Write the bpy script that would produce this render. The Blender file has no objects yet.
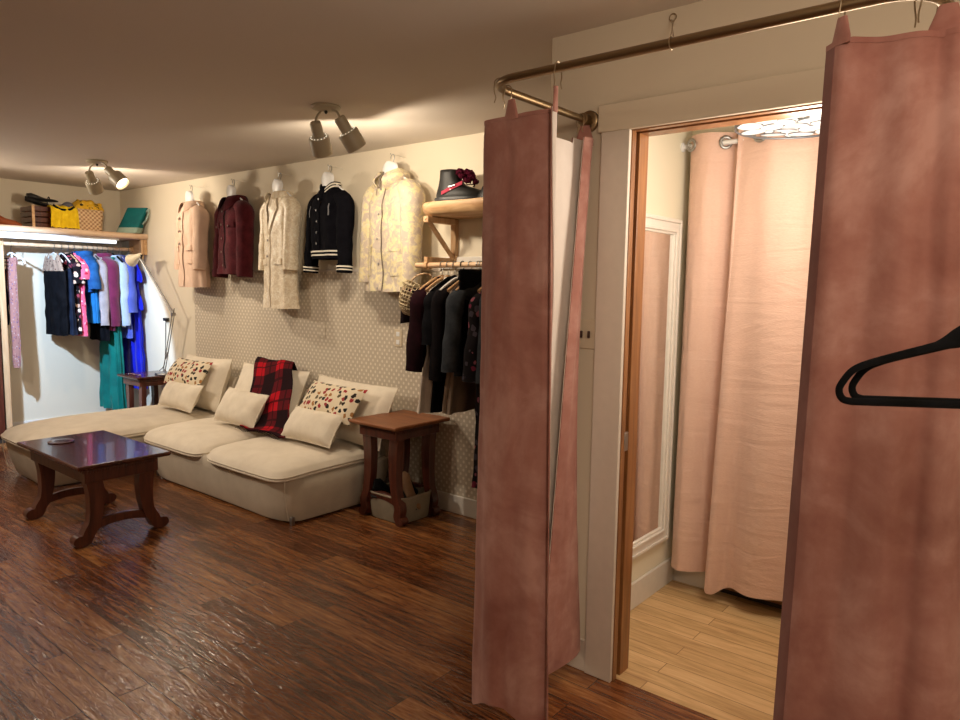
import bpy, bmesh, math, random
from mathutils import Vector, Matrix, noise

SC = bpy.context.scene
COL = SC.collection
PI = math.pi
R = math.radians
rnd = random.Random(7)

# ------------------------------------------------------------------ mesh helpers
class MB:
    """collects vertices and faces for ONE mesh object"""
    def __init__(self):
        self.v = []; self.f = []; self.uv = {}
    def add(self, vs, fs):
        o = len(self.v)
        self.v += [tuple(p) for p in vs]
        self.f += [tuple(i + o for i in f) for f in fs]
        return o
    def box(self, x0, x1, y0, y1, z0, z1):
        vs = [(x, y, z) for z in (z0, z1) for y in (y0, y1) for x in (x0, x1)]
        self.add(vs, [(0, 2, 3, 1), (4, 5, 7, 6), (0, 1, 5, 4), (2, 6, 7, 3), (0, 4, 6, 2), (1, 3, 7, 5)])
        return self
    def loft(self, rings, cap0=True, cap1=True, close=False):
        n = len(rings[0]); o = len(self.v)
        for r in rings: self.v += [tuple(p) for p in r]
        m = len(rings)
        for i in range(m if close else m - 1):
            j = (i + 1) % m
            for k in range(n):
                k2 = (k + 1) % n
                self.f.append((o + i * n + k, o + i * n + k2, o + j * n + k2, o + j * n + k))
        if not close:
            if cap0: self.f.append(tuple(o + k for k in reversed(range(n))))
            if cap1: self.f.append(tuple(o + (m - 1) * n + k for k in range(n)))
        return self
    def tube(self, path, r, n=10, close=False, sq=1.0, caps=True):
        pts = [Vector(p) for p in path]; m = len(pts)
        rs = r if isinstance(r, (list, tuple)) else [r] * m
        tans = []
        for i in range(m):
            a = pts[(i - 1) % m] if (close or i > 0) else pts[i]
            b = pts[(i + 1) % m] if (close or i < m - 1) else pts[i]
            tans.append((b - a).normalized())
        t0 = tans[0]
        up = Vector((0, 0, 1)) if abs(t0.z) < .9 else Vector((1, 0, 0))
        nrm = (up - t0 * up.dot(t0)).normalized()
        rings = []
        for i in range(m):
            t = tans[i]
            nrm = nrm - t * nrm.dot(t)
            if nrm.length < 1e-6: nrm = t.orthogonal()
            nrm.normalize()
            b = t.cross(nrm)
            rings.append([pts[i] + (nrm * math.cos(2 * PI * k / n) * sq + b * math.sin(2 * PI * k / n)) * rs[i] for k in range(n)])
        return self.loft(rings, caps, caps, close)
    def lathe(self, prof, M=None, n=24, cap0=True, cap1=True):
        M = M or Matrix()
        rings = [[M @ Vector((r * math.cos(2 * PI * k / n), r * math.sin(2 * PI * k / n), z)) for k in range(n)] for r, z in prof]
        return self.loft(rings, cap0, cap1)
    def prism(self, outline, d, M=None):
        """outline in local XZ, extruded along local Y from -d/2 to d/2"""
        M = M or Matrix()
        a = [M @ Vector((x, -d / 2, z)) for x, z in outline]
        b = [M @ Vector((x, d / 2, z)) for x, z in outline]
        return self.loft([a, b])
    def grid(self, fn, nu, nv, flip=False):
        o = len(self.v)
        for j in range(nv + 1):
            for i in range(nu + 1):
                u, v = i / nu, j / nv
                self.uv[len(self.v)] = (u, v)
                self.v.append(tuple(fn(u, v)))
        for j in range(nv):
            for i in range(nu):
                a = o + j * (nu + 1) + i
                q = (a, a + 1, a + nu + 2, a + nu + 1)
                self.f.append(q[::-1] if flip else q)
        return self
    def sheet(self, fn, nu, nv, th):
        """a surface with real thickness th"""
        P = [[Vector(fn(i / nu, j / nv)) for i in range(nu + 1)] for j in range(nv + 1)]
        Q = []
        for j in range(nv + 1):
            row = []
            for i in range(nu + 1):
                du = P[j][min(i + 1, nu)] - P[j][max(i - 1, 0)]
                dv = P[min(j + 1, nv)][i] - P[max(j - 1, 0)][i]
                nn = du.cross(dv)
                nn = nn.normalized() if nn.length > 1e-9 else Vector((0, -1, 0))
                row.append(P[j][i] + nn * th)
            Q.append(row)
        o = len(self.v); w = nu + 1; N = w * (nv + 1)
        for S in (P, Q):
            for j in range(nv + 1):
                for i in range(nu + 1):
                    self.uv[len(self.v)] = (i / nu, j / nv)
                    self.v.append(tuple(S[j][i]))
        for j in range(nv):
            for i in range(nu):
                a = o + j * w + i
                self.f.append((a, a + w, a + w + 1, a + 1))
                b = a + N
                self.f.append((b, b + 1, b + w + 1, b + w))
        rim = [(0, i) for i in range(nu)] + [(j, nu) for j in range(nv)] + [(nv, i) for i in range(nu, 0, -1)] + [(j, 0) for j in range(nv, 0, -1)]
        for k in range(len(rim)):
            j0, i0 = rim[k]; j1, i1 = rim[(k + 1) % len(rim)]
            a = o + j0 * w + i0; b = o + j1 * w + i1
            self.f.append((a, b, b + N, a + N))
        return self
    def build(self, name, mat, parent=None, smooth=True, bevel=0, seg=2, sub=0, angle=40):
        me = bpy.data.meshes.new(name)
        me.from_pydata(self.v, [], self.f)
        me.validate()
        if self.uv:
            ul = me.uv_layers.new(name='UVMap')
            for l in me.loops:
                if l.vertex_index in self.uv: ul.data[l.index].uv = self.uv[l.vertex_index]
        bm = bmesh.new(); bm.from_mesh(me)
        bmesh.ops.recalc_face_normals(bm, faces=bm.faces)
        bm.to_mesh(me); bm.free()
        me.materials.append(mat)
        for p in me.polygons: p.use_smooth = smooth
        ob = bpy.data.objects.new(name, me)
        COL.objects.link(ob)
        if parent: ob.parent = parent
        if bevel:
            m = ob.modifiers.new('Bevel', 'BEVEL'); m.width = bevel; m.segments = seg
            m.limit_method = 'ANGLE'; m.angle_limit = R(35)
        if sub:
            m = ob.modifiers.new('Sub', 'SUBSURF'); m.levels = sub; m.render_levels = sub
        if smooth and not sub:
            try:
                me.set_sharp_from_angle(angle=R(angle))
            except Exception:
                pass
        return ob

def empty(name, loc=(0, 0, 0), rot=(0, 0, 0)):
    o = bpy.data.objects.new(name, None); COL.objects.link(o)
    o.location = loc; o.rotation_euler = rot; o.empty_display_size = .05
    return o
def tag(o, label=None, cat=None, group=None, kind=None):
    if label: o['label'] = label
    if cat: o['category'] = cat
    if group: o['group'] = group
    if kind: o['kind'] = kind
    return o
def thing(name, label, cat, loc=(0, 0, 0), rot=(0, 0, 0), group=None):
    return tag(empty(name, loc, rot), label, cat, group)
def struct(o): o['kind'] = 'structure'; return o
def copy_tree(o, parent=None):
    c = o.copy(); COL.objects.link(c)
    if parent: c.parent = parent
    for ch in [x for x in bpy.data.objects if x.parent == o]: copy_tree(ch, c)
    return c
def lerp(a, b, t): return a + (b - a) * t
def sm(t): t = max(0, min(1, t)); return t * t * (3 - 2 * t)
def interp(tab, x):
    """tab: [(x, a, b..)] ascending x -> tuple"""
    if x <= tab[0][0]: return tab[0][1:]
    for i in range(len(tab) - 1):
        if x <= tab[i + 1][0]:
            t = (x - tab[i][0]) / (tab[i + 1][0] - tab[i][0])
            return tuple(lerp(a, b, t) for a, b in zip(tab[i][1:], tab[i + 1][1:]))
    return tab[-1][1:]
def nz(x, y, z): return noise.noise(Vector((x, y, z)))
def catmull(pts, k=6):
    pts = [Vector(p) for p in pts]; out = []
    for i in range(len(pts) - 1):
        p0 = pts[max(i - 1, 0)]; p1 = pts[i]; p2 = pts[i + 1]; p3 = pts[min(i + 2, len(pts) - 1)]
        for j in range(k):
            t = j / k
            out.append(.5 * ((2 * p1) + (p2 - p0) * t + (2 * p0 - 5 * p1 + 4 * p2 - p3) * t * t + (3 * p1 - p0 - 3 * p2 + p3) * t ** 3))
    out.append(pts[-1]); return out
def rrect(cx, cy, hx, hy, z, n=48, e=6.0):
    out = []
    for k in range(n):
        a = 2 * PI * k / n
        c, s = math.cos(a), math.sin(a)
        out.append((cx + hx * math.copysign(abs(c) ** (2 / e), c), cy + hy * math.copysign(abs(s) ** (2 / e), s), z))
    return out

# ------------------------------------------------------------------ materials
class NT:
    def __init__(self, name):
        self.m = bpy.data.materials.new(name); self.m.use_nodes = True
        self.t = self.m.node_tree; self.b = self.t.nodes['Principled BSDF']
        self.co = None
    def n(self, typ, ins=None, **kw):
        nd = self.t.nodes.new(typ)
        for k, v in kw.items(): setattr(nd, k, v)
        for k, v in (ins or {}).items():
            s = nd.inputs[k]
            if hasattr(v, 'links'): self.t.links.new(v, s)
            else: s.default_value = v
        return nd
    def link(self, a, b): self.t.links.new(a, b)
    def coord(self, kind='Object', scale=(1, 1, 1), rot=(0, 0, 0), loc=(0, 0, 0)):
        tc = self.n('ShaderNodeTexCoord')
        mp = self.n('ShaderNodeMapping')
        self.link(tc.outputs[kind], mp.inputs['Vector'])
        mp.inputs['Scale'].default_value = scale; mp.inputs['Rotation'].default_value = rot
        mp.inputs['Location'].default_value = loc
        return mp.outputs['Vector']
    def noise(self, vec, scale, detail=4, rough=.55, dist=0):
        nd = self.n('ShaderNodeTexNoise', {'Scale': scale, 'Detail': detail, 'Roughness': rough, 'Distortion': dist})
        self.link(vec, nd.inputs['Vector'])
        return nd.outputs['Fac']
    def ramp(self, fac, stops, mode='LINEAR'):
        nd = self.n('ShaderNodeValToRGB'); cr = nd.color_ramp; cr.interpolation = mode
        while len(cr.elements) > 1: cr.elements.remove(cr.elements[-1])
        cr.elements[0].position = stops[0][0]; cr.elements[0].color = (*stops[0][1], 1)
        for p, c in stops[1:]:
            e = cr.elements.new(p); e.color = (*c, 1)
        self.link(fac, nd.inputs['Fac']); return nd.outputs['Color']
    def math(self, op, a, b=None, c=None, clamp=False):
        nd = self.n('ShaderNodeMath', operation=op); nd.use_clamp = clamp
        for i, v in enumerate((a, b, c)):
            if v is None: continue
            if hasattr(v, 'links'): self.link(v, nd.inputs[i])
            else: nd.inputs[i].default_value = v
        return nd.outputs[0]
    def mix(self, fac, a, b, blend='MIX'):
        nd = self.n('ShaderNodeMix', data_type='RGBA', blend_type=blend)
        for k, v in ((0, fac), (6, a), (7, b)):
            if hasattr(v, 'links'): self.link(v, nd.inputs[k])
            else: nd.inputs[k].default_value = v if k == 0 else ((*v, 1) if len(v) == 3 else v)
        return nd.outputs[2]
    def bump(self, h, strength=.3, dist=.01, normal=None):
        nd = self.n('ShaderNodeBump', {'Strength': strength, 'Distance': dist})
        self.link(h, nd.inputs['Height'])
        if normal: self.link(normal, nd.inputs['Normal'])
        self.link(nd.outputs['Normal'], self.b.inputs['Normal'])
        return nd.outputs['Normal']
    def set(self, **kw):
        for k, v in kw.items():
            k = {'col': 'Base Color', 'rough': 'Roughness', 'metal': 'Metallic', 'spec': 'Specular IOR Level', 'sheen': 'Sheen Weight',
                 'sheenr': 'Sheen Roughness', 'sheent': 'Sheen Tint', 'coat': 'Coat Weight', 'emc': 'Emission Color', 'ems': 'Emission Strength', 'trans': 'Transmission Weight',
                 'ior': 'IOR', 'alpha': 'Alpha'}[k]
            s = self.b.inputs[k]
            if hasattr(v, 'links'): self.link(v, s)
            elif isinstance(v, (tuple, list)): s.default_value = (*v, 1) if len(v) == 3 else v
            else: s.default_value = v
        return self

def plain(name, col, rough=.5, metal=0, **kw):
    t = NT(name); v = t.coord()
    f = t.noise(v, 30, 3)
    c = t.mix(f, tuple(x * .93 for x in col), tuple(min(1, x * 1.05) for x in col))
    t.set(col=c, rough=rough, metal=metal, **kw)
    return t.m
def fabric(name, col, col2=None, scale=12, weave=700, rough=.9, sheen=.0, contrast=(.35, .65), bump=.15):
    t = NT(name); v = t.coord()
    f = t.noise(v, scale, 5, .6)
    col2 = col2 or tuple(x * .82 for x in col)
    c = t.ramp(f, [(contrast[0], col2), (contrast[1], col)])
    t.set(col=c, rough=rough, sheen=sheen, spec=.2 if max(col) > .12 else .03)
    w = t.noise(v, weave, 2); w2 = t.noise(v, scale * 2.2, 3)
    h = t.math('MULTIPLY_ADD', w2, 2.0, w)
    t.bump(h, bump, .004)
    return t.m
def spots(name, base, cols, scale=40, thr=.30, rand=.85, stretch=(1, 1, 1), uv=False, jig=0.0, rough=.85):
    """a printed pattern of scattered motifs"""
    t = NT(name); v = t.coord('UV' if uv else 'Object', stretch)
    nv = t.n('ShaderNodeTexNoise', {'Scale': scale * (1.7 if uv else 2.0), 'Detail': 2}); t.link(v, nv.inputs['Vector'])
    vm = t.n('ShaderNodeVectorMath', operation='MULTIPLY_ADD')
    t.link(nv.outputs['Color'], vm.inputs[0]); vm.inputs[1].default_value = (jig,) * 3; t.link(v, vm.inputs[2])
    vo = t.n('ShaderNodeTexVoronoi', {'Scale': scale, 'Randomness': rand}); t.link(vm.outputs[0], vo.inputs['Vector'])
    if uv: vo.voronoi_dimensions = '2D'
    sep = t.n('ShaderNodeSeparateColor'); t.link(vo.outputs['Color'], sep.inputs[0])
    n = len(cols)
    pc = t.ramp(sep.outputs[0], [(i / n, c) for i, c in enumerate(cols)], 'CONSTANT')
    d = t.math('LESS_THAN', vo.outputs['Distance'], thr)
    keep = t.math('GREATER_THAN', sep.outputs[1], .12)
    t.set(col=t.mix(t.math('MULTIPLY', d, keep), base, pc), rough=rough, spec=.2 if max(base) > .12 else .04)
    t.bump(t.noise(t.coord(), 300, 2), .08, .003)
    return t.m
def wood(name, c1, c2, c3, axis='X', rough=.35, scale=1.0, coat=0.0, bump=.05, spec=.5):
    t = NT(name)
    s = {'X': (1.2, 14, 14), 'Y': (14, 1.2, 14), 'Z': (14, 14, 1.2)}[axis]
    v = t.coord('Object', tuple(x * scale for x in s))
    f = t.noise(v, 2.2, 8, .62, .6)
    c = t.ramp(f, [(.3, c1), (.5, c2), (.68, c3)])
    t.set(col=c, rough=rough, coat=coat, spec=spec)
    t.bump(f, bump, .004)
    return t.m

M = {}
# setting
def wall_paint(name, col, bump=.12):
    t = NT(name); v = t.coord()
    f = t.noise(v, 1.3, 4); g = t.noise(v, 45, 4)
    t.set(col=t.mix(f, tuple(x * .95 for x in col), col), rough=.75, spec=.25)
    t.bump(g, bump, .004); return t.m
M['wall'] = wall_paint('wall_cream', (.76, .68, .54))
M['wall_door'] = wall_paint('wall_tan', (.64, .55, .42))
M['ceil'] = wall_paint('ceiling_paint', (.70, .63, .55), .08)
M['bath_wall'] = wall_paint('bath_wall', (.80, .75, .60))
M['white'] = plain('white_trim', (.78, .74, .68), .45)
M['casing'] = plain('casing_paint', (.62, .55, .47), .4)
M['base'] = plain('baseboard_paint', (.72, .68, .62), .4)

def floor_mat(name, pal, plank=(1.25, .125), grain=1.0, rough=(.28, .42), gap=(.02, .012, .008), bump=.35, offs=0.37, spec=.5):
    t = NT(name); v = t.coord('Object')
    br = t.n('ShaderNodeTexBrick', {'Color1': (0, 0, 0, 1), 'Color2': (1, 1, 1, 1), 'Mortar': (.5, .5, .5, 1), 'Scale': 1.0, 'Mortar Size': .0016,
             'Mortar Smooth': .2, 'Bias': 0.0, 'Brick Width': plank[0], 'Row Height': plank[1]})
    br.offset = offs; br.offset_frequency = 2; t.link(v, br.inputs['Vector'])
    plankv = t.n('ShaderNodeSeparateColor'); t.link(br.outputs['Color'], plankv.inputs[0])
    pv = plankv.outputs[0]
    # grain shifted per plank
    cm = t.n('ShaderNodeCombineXYZ'); t.link(t.math('MULTIPLY', pv, 37.0), cm.inputs[2])
    mp = t.n('ShaderNodeMapping'); t.link(v, mp.inputs['Vector']); mp.inputs['Scale'].default_value = (1.6 * grain, 17 * grain, 1)
    t.link(cm.outputs[0], mp.inputs['Location'])
    g = t.noise(mp.outputs[0], 2.0, 9, .66, .9)
    mp2 = t.n('ShaderNodeMapping'); t.link(v, mp2.inputs['Vector']); mp2.inputs['Scale'].default_value = (5, 60, 1)
    fine = t.noise(mp2.outputs[0], 2.0, 5, .6)
    f = t.math('ADD', t.math('MULTIPLY', g, .75), t.math('MULTIPLY', fine, .25))
    f = t.math('ADD', f, t.math('MULTIPLY', t.math('SUBTRACT', pv, .5), .17))
    c = t.ramp(f, [(.32, pal[0]), (.46, pal[1]), (.56, pal[2]), (.70, pal[3])])
    c = t.mix(br.outputs['Fac'], c, gap)
    rr = t.n('ShaderNodeMapRange', {'To Min': rough[0], 'To Max': rough[1]}); t.link(g, rr.inputs['Value'])
    t.set(col=c, rough=rr.outputs[0], spec=spec)
    # hand-scraped relief
    mp3 = t.n('ShaderNodeMapping'); t.link(v, mp3.inputs['Vector']); mp3.inputs['Scale'].default_value = (4.5, 13, 1)
    scr = t.noise(mp3.outputs[0], 2.6, 2, .45, 1.6)
    h = t.math('ADD', t.math('MULTIPLY', scr, 1.0), t.math('MULTIPLY', fine, .25))
    h = t.math('SUBTRACT', h, t.math('MULTIPLY', br.outputs['Fac'], .5))
    t.bump(h, bump, .006)
    return t.m
M['floor'] = floor_mat('dark_wood_floor', [(.034, .008, .003), (.125, .037, .011), (.22, .080, .025), (.36, .165, .057)], plank=(1.25, .115), rough=(.11, .26), bump=.7, spec=.85)
M['bath_floor'] = floor_mat('light_wood_floor', [(.42, .25, .11), (.58, .38, .18), (.68, .46, .23), (.76, .55, .30)], plank=(1.1, .085), grain=.8,
                            rough=(.32, .45), gap=(.25, .13, .05), bump=.08)

def wallpaper():
    t = NT('wallpaper_lattice'); tc = t.n('ShaderNodeTexCoord'); sp = t.n('ShaderNodeSeparateXYZ'); t.link(tc.outputs['Object'], sp.inputs[0])
    a = t.math('MULTIPLY', sp.outputs[0], PI / .024); b = t.math('MULTIPLY', sp.outputs[2], PI / .027)
    s = t.math('MULTIPLY', t.math('COSINE', a), t.math('COSINE', b))
    c = t.ramp(s, [(0.0, (.50, .43, .34)), (.14, (.44, .37, .29)), (.36, (.57, .495, .40)), (.62, (.83, .76, .65))])
    c = t.mix(.35, c, t.ramp(t.noise(tc.outputs['Object'], 25, 3), [(.3, (.5, .43, .32)), (.7, (.62, .54, .42))]))
    t.set(col=c, rough=.6, spec=.3)
    t.bump(s, .12, .003); return t.m
M['wallpaper'] = wallpaper()

# furniture
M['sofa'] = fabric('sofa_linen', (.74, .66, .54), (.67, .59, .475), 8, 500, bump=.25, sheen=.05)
M['sofa_shaded'] = fabric('sofa_linen_shaded', (.60, .525, .415), (.53, .46, .36), 6, 500, bump=.25, sheen=.05)  # same linen, darkened to hold the shade on base and back
M['cushion'] = fabric('cushion_linen', (.78, .70, .57), (.70, .62, .50), 10, 500, bump=.3, sheen=.05)
M['mahog'] = wood('mahogany', (.030, .007, .005), (.060, .014, .009), (.10, .026, .015), 'X', .22, coat=.3)
M['mahog_leg'] = wood('mahogany_leg', (.040, .010, .006), (.085, .020, .011), (.13, .034, .018), 'Z', .28, coat=.2)
M['chestnut'] = wood('chestnut_top', (.14, .042, .013), (.21, .070, .022), (.28, .10, .034), 'X', .45, spec=.3)
M['pine'] = wood('shelf_pine', (.42, .22, .10), (.58, .35, .17), (.70, .47, .26), 'X', .55)
M['pine_y'] = wood('shelf_pine_long', (.52, .33, .20), (.66, .47, .32), (.76, .58, .42), 'Y', .55)
M['pine_z'] = wood('post_pine', (.44, .25, .12), (.58, .37, .20), (.68, .47, .28), 'Z', .55)
M['dowel'] = wood('dowel', (.60, .36, .20), (.74, .50, .30), (.80, .58, .38), 'X', .5)
M['jamb'] = wood('jamb_wood', (.17, .065, .020), (.26, .105, .032), (.34, .15, .05), 'Z', .35, coat=.15)
M['jamb_dark'] = wood('jamb_slot', (.03, .010, .004), (.05, .017, .007), (.08, .028, .01), 'Z', .5)
M['brass'] = plain('aged_brass', (.27, .19, .105), .38, 1.0)
M['steel'] = plain('brushed_steel', (.36, .36, .36), .35, 1.0)
M['wire'] = plain('hook_wire', (.42, .33, .22), .35, 1.0)
M['lamp_body'] = plain('fixture_enamel', (.44, .38, .27), .42)
M['lamp_cream'] = plain('lamp_cream', (.78, .70, .52), .4)
M['black'] = fabric('black_velvet', (.006, .006, .007), (.003, .003, .003), 20, rough=.95, sheen=.05)
M['blackp'] = plain('black_plastic', (.01, .01, .011), .45)
M['whitep'] = plain('white_plastic', (.80, .80, .80), .4)
M['plate'] = plain('ivory_plate', (.62, .52, .38), .4)
M['dark'] = plain('dark_brown_wood', (.03, .018, .012), .7)  # plain dark brown of the cupboard and the plinth
M['mirror'] = plain('mirror_glass', (.88, .88, .86), .02, 1.0)

def velvet(name, cols):
    t = NT(name); v = t.coord()
    f = t.noise(v, 4.2, 6, .62, .5); g = t.noise(v, 16, 4)
    k = t.math('ADD', t.math('MULTIPLY', f, .75), t.math('MULTIPLY', g, .25))
    w = t.noise(t.coord('Object', (9, 9, 1.6)), 1.0, 4)
    k = t.math('ADD', t.math('MULTIPLY', k, .72), t.math('MULTIPLY', w, .28))
    c = t.ramp(k, [(.38, cols[0]), (.50, cols[1]), (.60, cols[2])])
    t.set(col=c, rough=.85, sheen=.35, sheenr=.4, sheent=(.9, .7, .62), spec=.15)
    t.bump(t.noise(v, 60, 3), .12, .004); return t.m
M['velvet'] = velvet('rose_velvet', [(.27, .108, .084), (.365, .170, .136), (.47, .258, .214)])
M['velvet_shaded'] = velvet('rose_velvet_shaded', [(.165, .066, .058), (.21, .090, .078), (.25, .115, .10)])  # rose velvet darkened in colour for the shade on the turned edge
M['lining'] = fabric('curtain_lining', (.74, .66, .60), (.66, .58, .52), 4, rough=.85, bump=.1)
def salmon():
    t = NT('salmon_jacquard'); v = t.coord()
    mp = t.coord('Object', (30, 30, 90))
    f = t.noise(mp, 2.5, 4); g = t.noise(v, 2.5, 4)
    c = t.mix(f, (.66, .43, .335), (.78, .56, .455))
    c = t.mix(t.math('MULTIPLY', g, .5), c, (.68, .43, .34))
    t.set(col=c, rough=.55, sheen=.3, spec=.35)
    w = t.noise(t.coord('Object', (1.0, 1.0, 7)), 1.4, 5, .55, 1.5)
    h = t.math('MULTIPLY_ADD', w, 6.0, f); t.bump(h, .22, .010); return t.m
M['salmon'] = salmon()

def plaid():
    t = NT('red_plaid'); tc = t.n('ShaderNodeTexCoord'); sp = t.n('ShaderNodeSeparateXYZ'); t.link(tc.outputs['UV'], sp.inputs[0])
    def stripe(x, k, ph, w):
        return t.math('LESS_THAN', t.math('FRACT', t.math('MULTIPLY_ADD', x, k, ph)), w)
    U = t.math('MULTIPLY_ADD', sp.outputs[1], .25, sp.outputs[0]); V = t.math('MULTIPLY_ADD', sp.outputs[0], .12, sp.outputs[1])
    a = stripe(U, 2.1, .15, .56); b = stripe(V, 3.9, .1, .56)
    la = stripe(U, 2.1, .93, .07); lb = stripe(V, 3.9, .88, .07)
    la2 = stripe(U, 2.1, .36, .05); lb2 = stripe(V, 3.9, .36, .05)
    s = t.math('ADD', t.math('MULTIPLY', a, .5), t.math('MULTIPLY', b, .5))
    c = t.ramp(s, [(0, (.42, .010, .018)), (.25, (.10, .010, .014)), (.75, (.018, .008, .010))], 'CONSTANT')
    l = t.math('MAXIMUM', t.math('MAXIMUM', la, lb), t.math('MAXIMUM', la2, lb2))
    c = t.mix(t.math('MULTIPLY', l, .75), c, (.02, .008, .009))
    t.set(col=c, rough=.95, spec=.05); t.bump(t.noise(t.coord('Object'), 260, 3), .3, .005); return t.m
M['plaid'] = plaid()
M['print'] = spots('printed_pillow', (.70, .60, .44), [(.02, .018, .016), (.03, .02, .015), (.33, .03, .035), (.02, .02, .02), (.35, .16, .05), (.12, .09, .05), (.30, .04, .04)],
                   scale=1, thr=.34, rand=.65, stretch=(14, 6.5, 1), uv=True, jig=.8)
LED_E = 1.5
# ------------------------------------------------------------------ camera
CAM = bpy.data.cameras.new('camera'); cam = bpy.data.objects.new('camera', CAM); COL.objects.link(cam)
CAM.sensor_fit = 'HORIZONTAL'; CAM.sensor_width = 36; CAM.lens = 36 * 705.79 / 960; CAM.clip_start = .02
_r = Vector((0.7730586143994379, 0.6341467014319355, 0.015438256566623872))
_u = Vector((-0.0773965882859381, 0.0701387972525814, 0.9945301992607658))
_f = Vector((-0.6295952245884003, 0.770025006206264, -0.10330218259333691))
cam.matrix_world = Matrix(((_r.x, _u.x, -_f.x, 0), (_r.y, _u.y, -_f.y, 0), (_r.z, _u.z, -_f.z, 1.48), (0, 0, 0, 1)))
SC.camera = cam

# ------------------------------------------------------------------ room shell
H = 2.41; XL = -7.67; YB = 3.404; YD = 2.294; YD2 = 2.414
def quad_prism(pts, z0, z1):
    m = MB(); n = len(pts)
    m.add([(x, y, z0) for x, y in pts] + [(x, y, z1) for x, y in pts],
          [tuple(reversed(range(n))), tuple(range(n, 2 * n))] + [(i, (i + 1) % n, n + (i + 1) % n, n + i) for i in range(n)])
    return m
struct(quad_prism([(XL, -3.2), (1.4, -3.2), (1.4, 2.318), (-1.549, 2.318), (-1.549, YB), (XL, YB)], -.08, 0).build('floor', M['floor'], smooth=False))
struct(MB().box(-1.56, .3, 2.318, 3.75, -.08, .001).build('floor_dressing_room', M['bath_floor'], smooth=False))
struct(MB().box(XL - .1, 1.5, -3.3, 3.85, H, H + .1).build('ceiling', M['ceil'], smooth=False))
struct(MB().box(XL - .12, XL, -3.3, YB + .12, -.05, H + .02).build('wall_left', M['wall'], smooth=False))
struct(MB().box(XL - .02, -1.44, YB, YB + .12, -.05, H + .02).build('wall_back', M['wall'], smooth=False))
struct(MB().box(XL, 1.5, -3.3, -3.2, -.05, H + .02).build('wall_front', M['wall'], smooth=False))
struct(MB().box(1.4, 1.5, -3.2, YD2, -.05, H + .02).build('wall_right', M['wall'], smooth=False))
# partition with the doorway (left return, lintel, right leaf)
DX0, DX1, DZ = -1.2, -.40, 2.03
m = MB()
m.box(-1.549, DX0 - .02, YD, YD2, -.02, H)
m.box(DX0 - .02, DX1 + .02, YD, YD2, DZ + .02, H)
m.box(DX1 + .02, 1.4, YD, YD2, -.02, H)
struct(m.build('wall_partition', M['wall_door'], smooth=False))
struct(MB().box(-1.549, -1.44, YD2, YB + .1, -.02, H).build('wall_alcove', M['bath_wall'], smooth=False))
# dressing room behind the doorway
struct(MB().box(-1.44, -1.235, 3.345, 3.85, -.02, H).build('wall_dressing_rear', M['bath_wall'], smooth=False))
struct(MB().box(-1.235, .3, 3.72, 3.85, -.02, H).build('wall_recess', M['bath_wall'], smooth=False))
struct(MB().box(.12, .3, YD2, 3.85, -.02, H).build('wall_dressing_right', M['bath_wall'], smooth=False))
struct(MB().box(-1.44, -1.425, YD2, 3.345, 0, .125).build('baseboard_dressing_left', M['base'], bevel=.004))
struct(MB().box(-1.425, -1.235, 3.33, 3.345, 0, .125).build('baseboard_dressing_rear', M['base'], bevel=.004))
# wallpaper dado on the long wall and the rail on top
struct(MB().box(-6.21, -1.56, YB - .004, YB + .01, .10, 1.575).build('trim_1', M['wallpaper'], smooth=False))
struct(MB().box(-6.205, -1.56, YB - .016, YB, .0, .12).build('baseboard_back', M['base'], bevel=.004))
struct(MB().box(XL, -6.21, YB - .014, YB, .0, .12).build('baseboard_corner', M['white'], bevel=.004))
struct(MB().box(XL, XL + .014, -3, YB - .014, .0, .12).build('baseboard_left', M['white'], bevel=.004))
struct(MB().box(-3.12, -1.56, YB - .02, YB, 1.59, 1.665).build('trim_2', M['white'], bevel=.004))
struct(MB().box(-4.45, -3.12, YB - .009, YB, 1.572, 1.592).build('trim_3', M['casing'], bevel=.003))
struct(MB().box(-1.549, -1.316, YD - .014, YD, 0, .125).build('baseboard_partition', M['casing'], bevel=.003))
# door casing
struct(MB().box(-1.316, DX0 - .004, YD - .02, YD, 0, 2.034).build('trim_4', M['casing'], bevel=.003))
struct(MB().box(-1.330, DX1 + .14, YD - .022, YD, 2.034, 2.130).build('trim_5', M['wall_door'], bevel=.003))
struct(MB().box(DX1 + .004, DX1 + .116, YD - .02, YD, 0, 2.034).build('trim_6', M['casing'], bevel=.003))
# wooden jamb with the pocket door slot
d = thing('door_frame', 'brown wooden door frame with a dark sliding door slot', 'door frame', (DX0, YD, 0))
d['kind'] = 'structure'; d.name = 'door_1'
m = MB(); m.box(-.02, 0, -.003, .026, 0, DZ + .02); m.box(0, DX1 - DX0, -.003, .026, DZ, DZ + .02); m.box(DX1 - DX0, DX1 - DX0 + .02, -.003, .026, 0, DZ + .02)
m.build('jamb_front_strip', M['jamb'], d, bevel=.002)
m = MB(); m.box(-.02, -.014, .026, .052, 0, DZ + .02); m.box(-.014, DX1 - DX0, .026, .052, DZ + .014, DZ + .02); m.box(DX1 - DX0 + .014, DX1 - DX0 + .02, .026, .052, 0, DZ + .02)
m.build('door_slot', M['jamb_dark'], d)
m = MB(); m.box(-.02, 0, .052, .122, 0, DZ + .02); m.box(0, DX1 - DX0, .052, .122, DZ, DZ + .02); m.box(DX1 - DX0, DX1 - DX0 + .02, .052, .122, 0, DZ + .02)
m.build('jamb_rear_strip', M['jamb'], d, bevel=.002)
MB().box(-.016, .002, .018, .046, .885, .955).build('strike_plate', M['steel'], d, bevel=.002)

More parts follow.
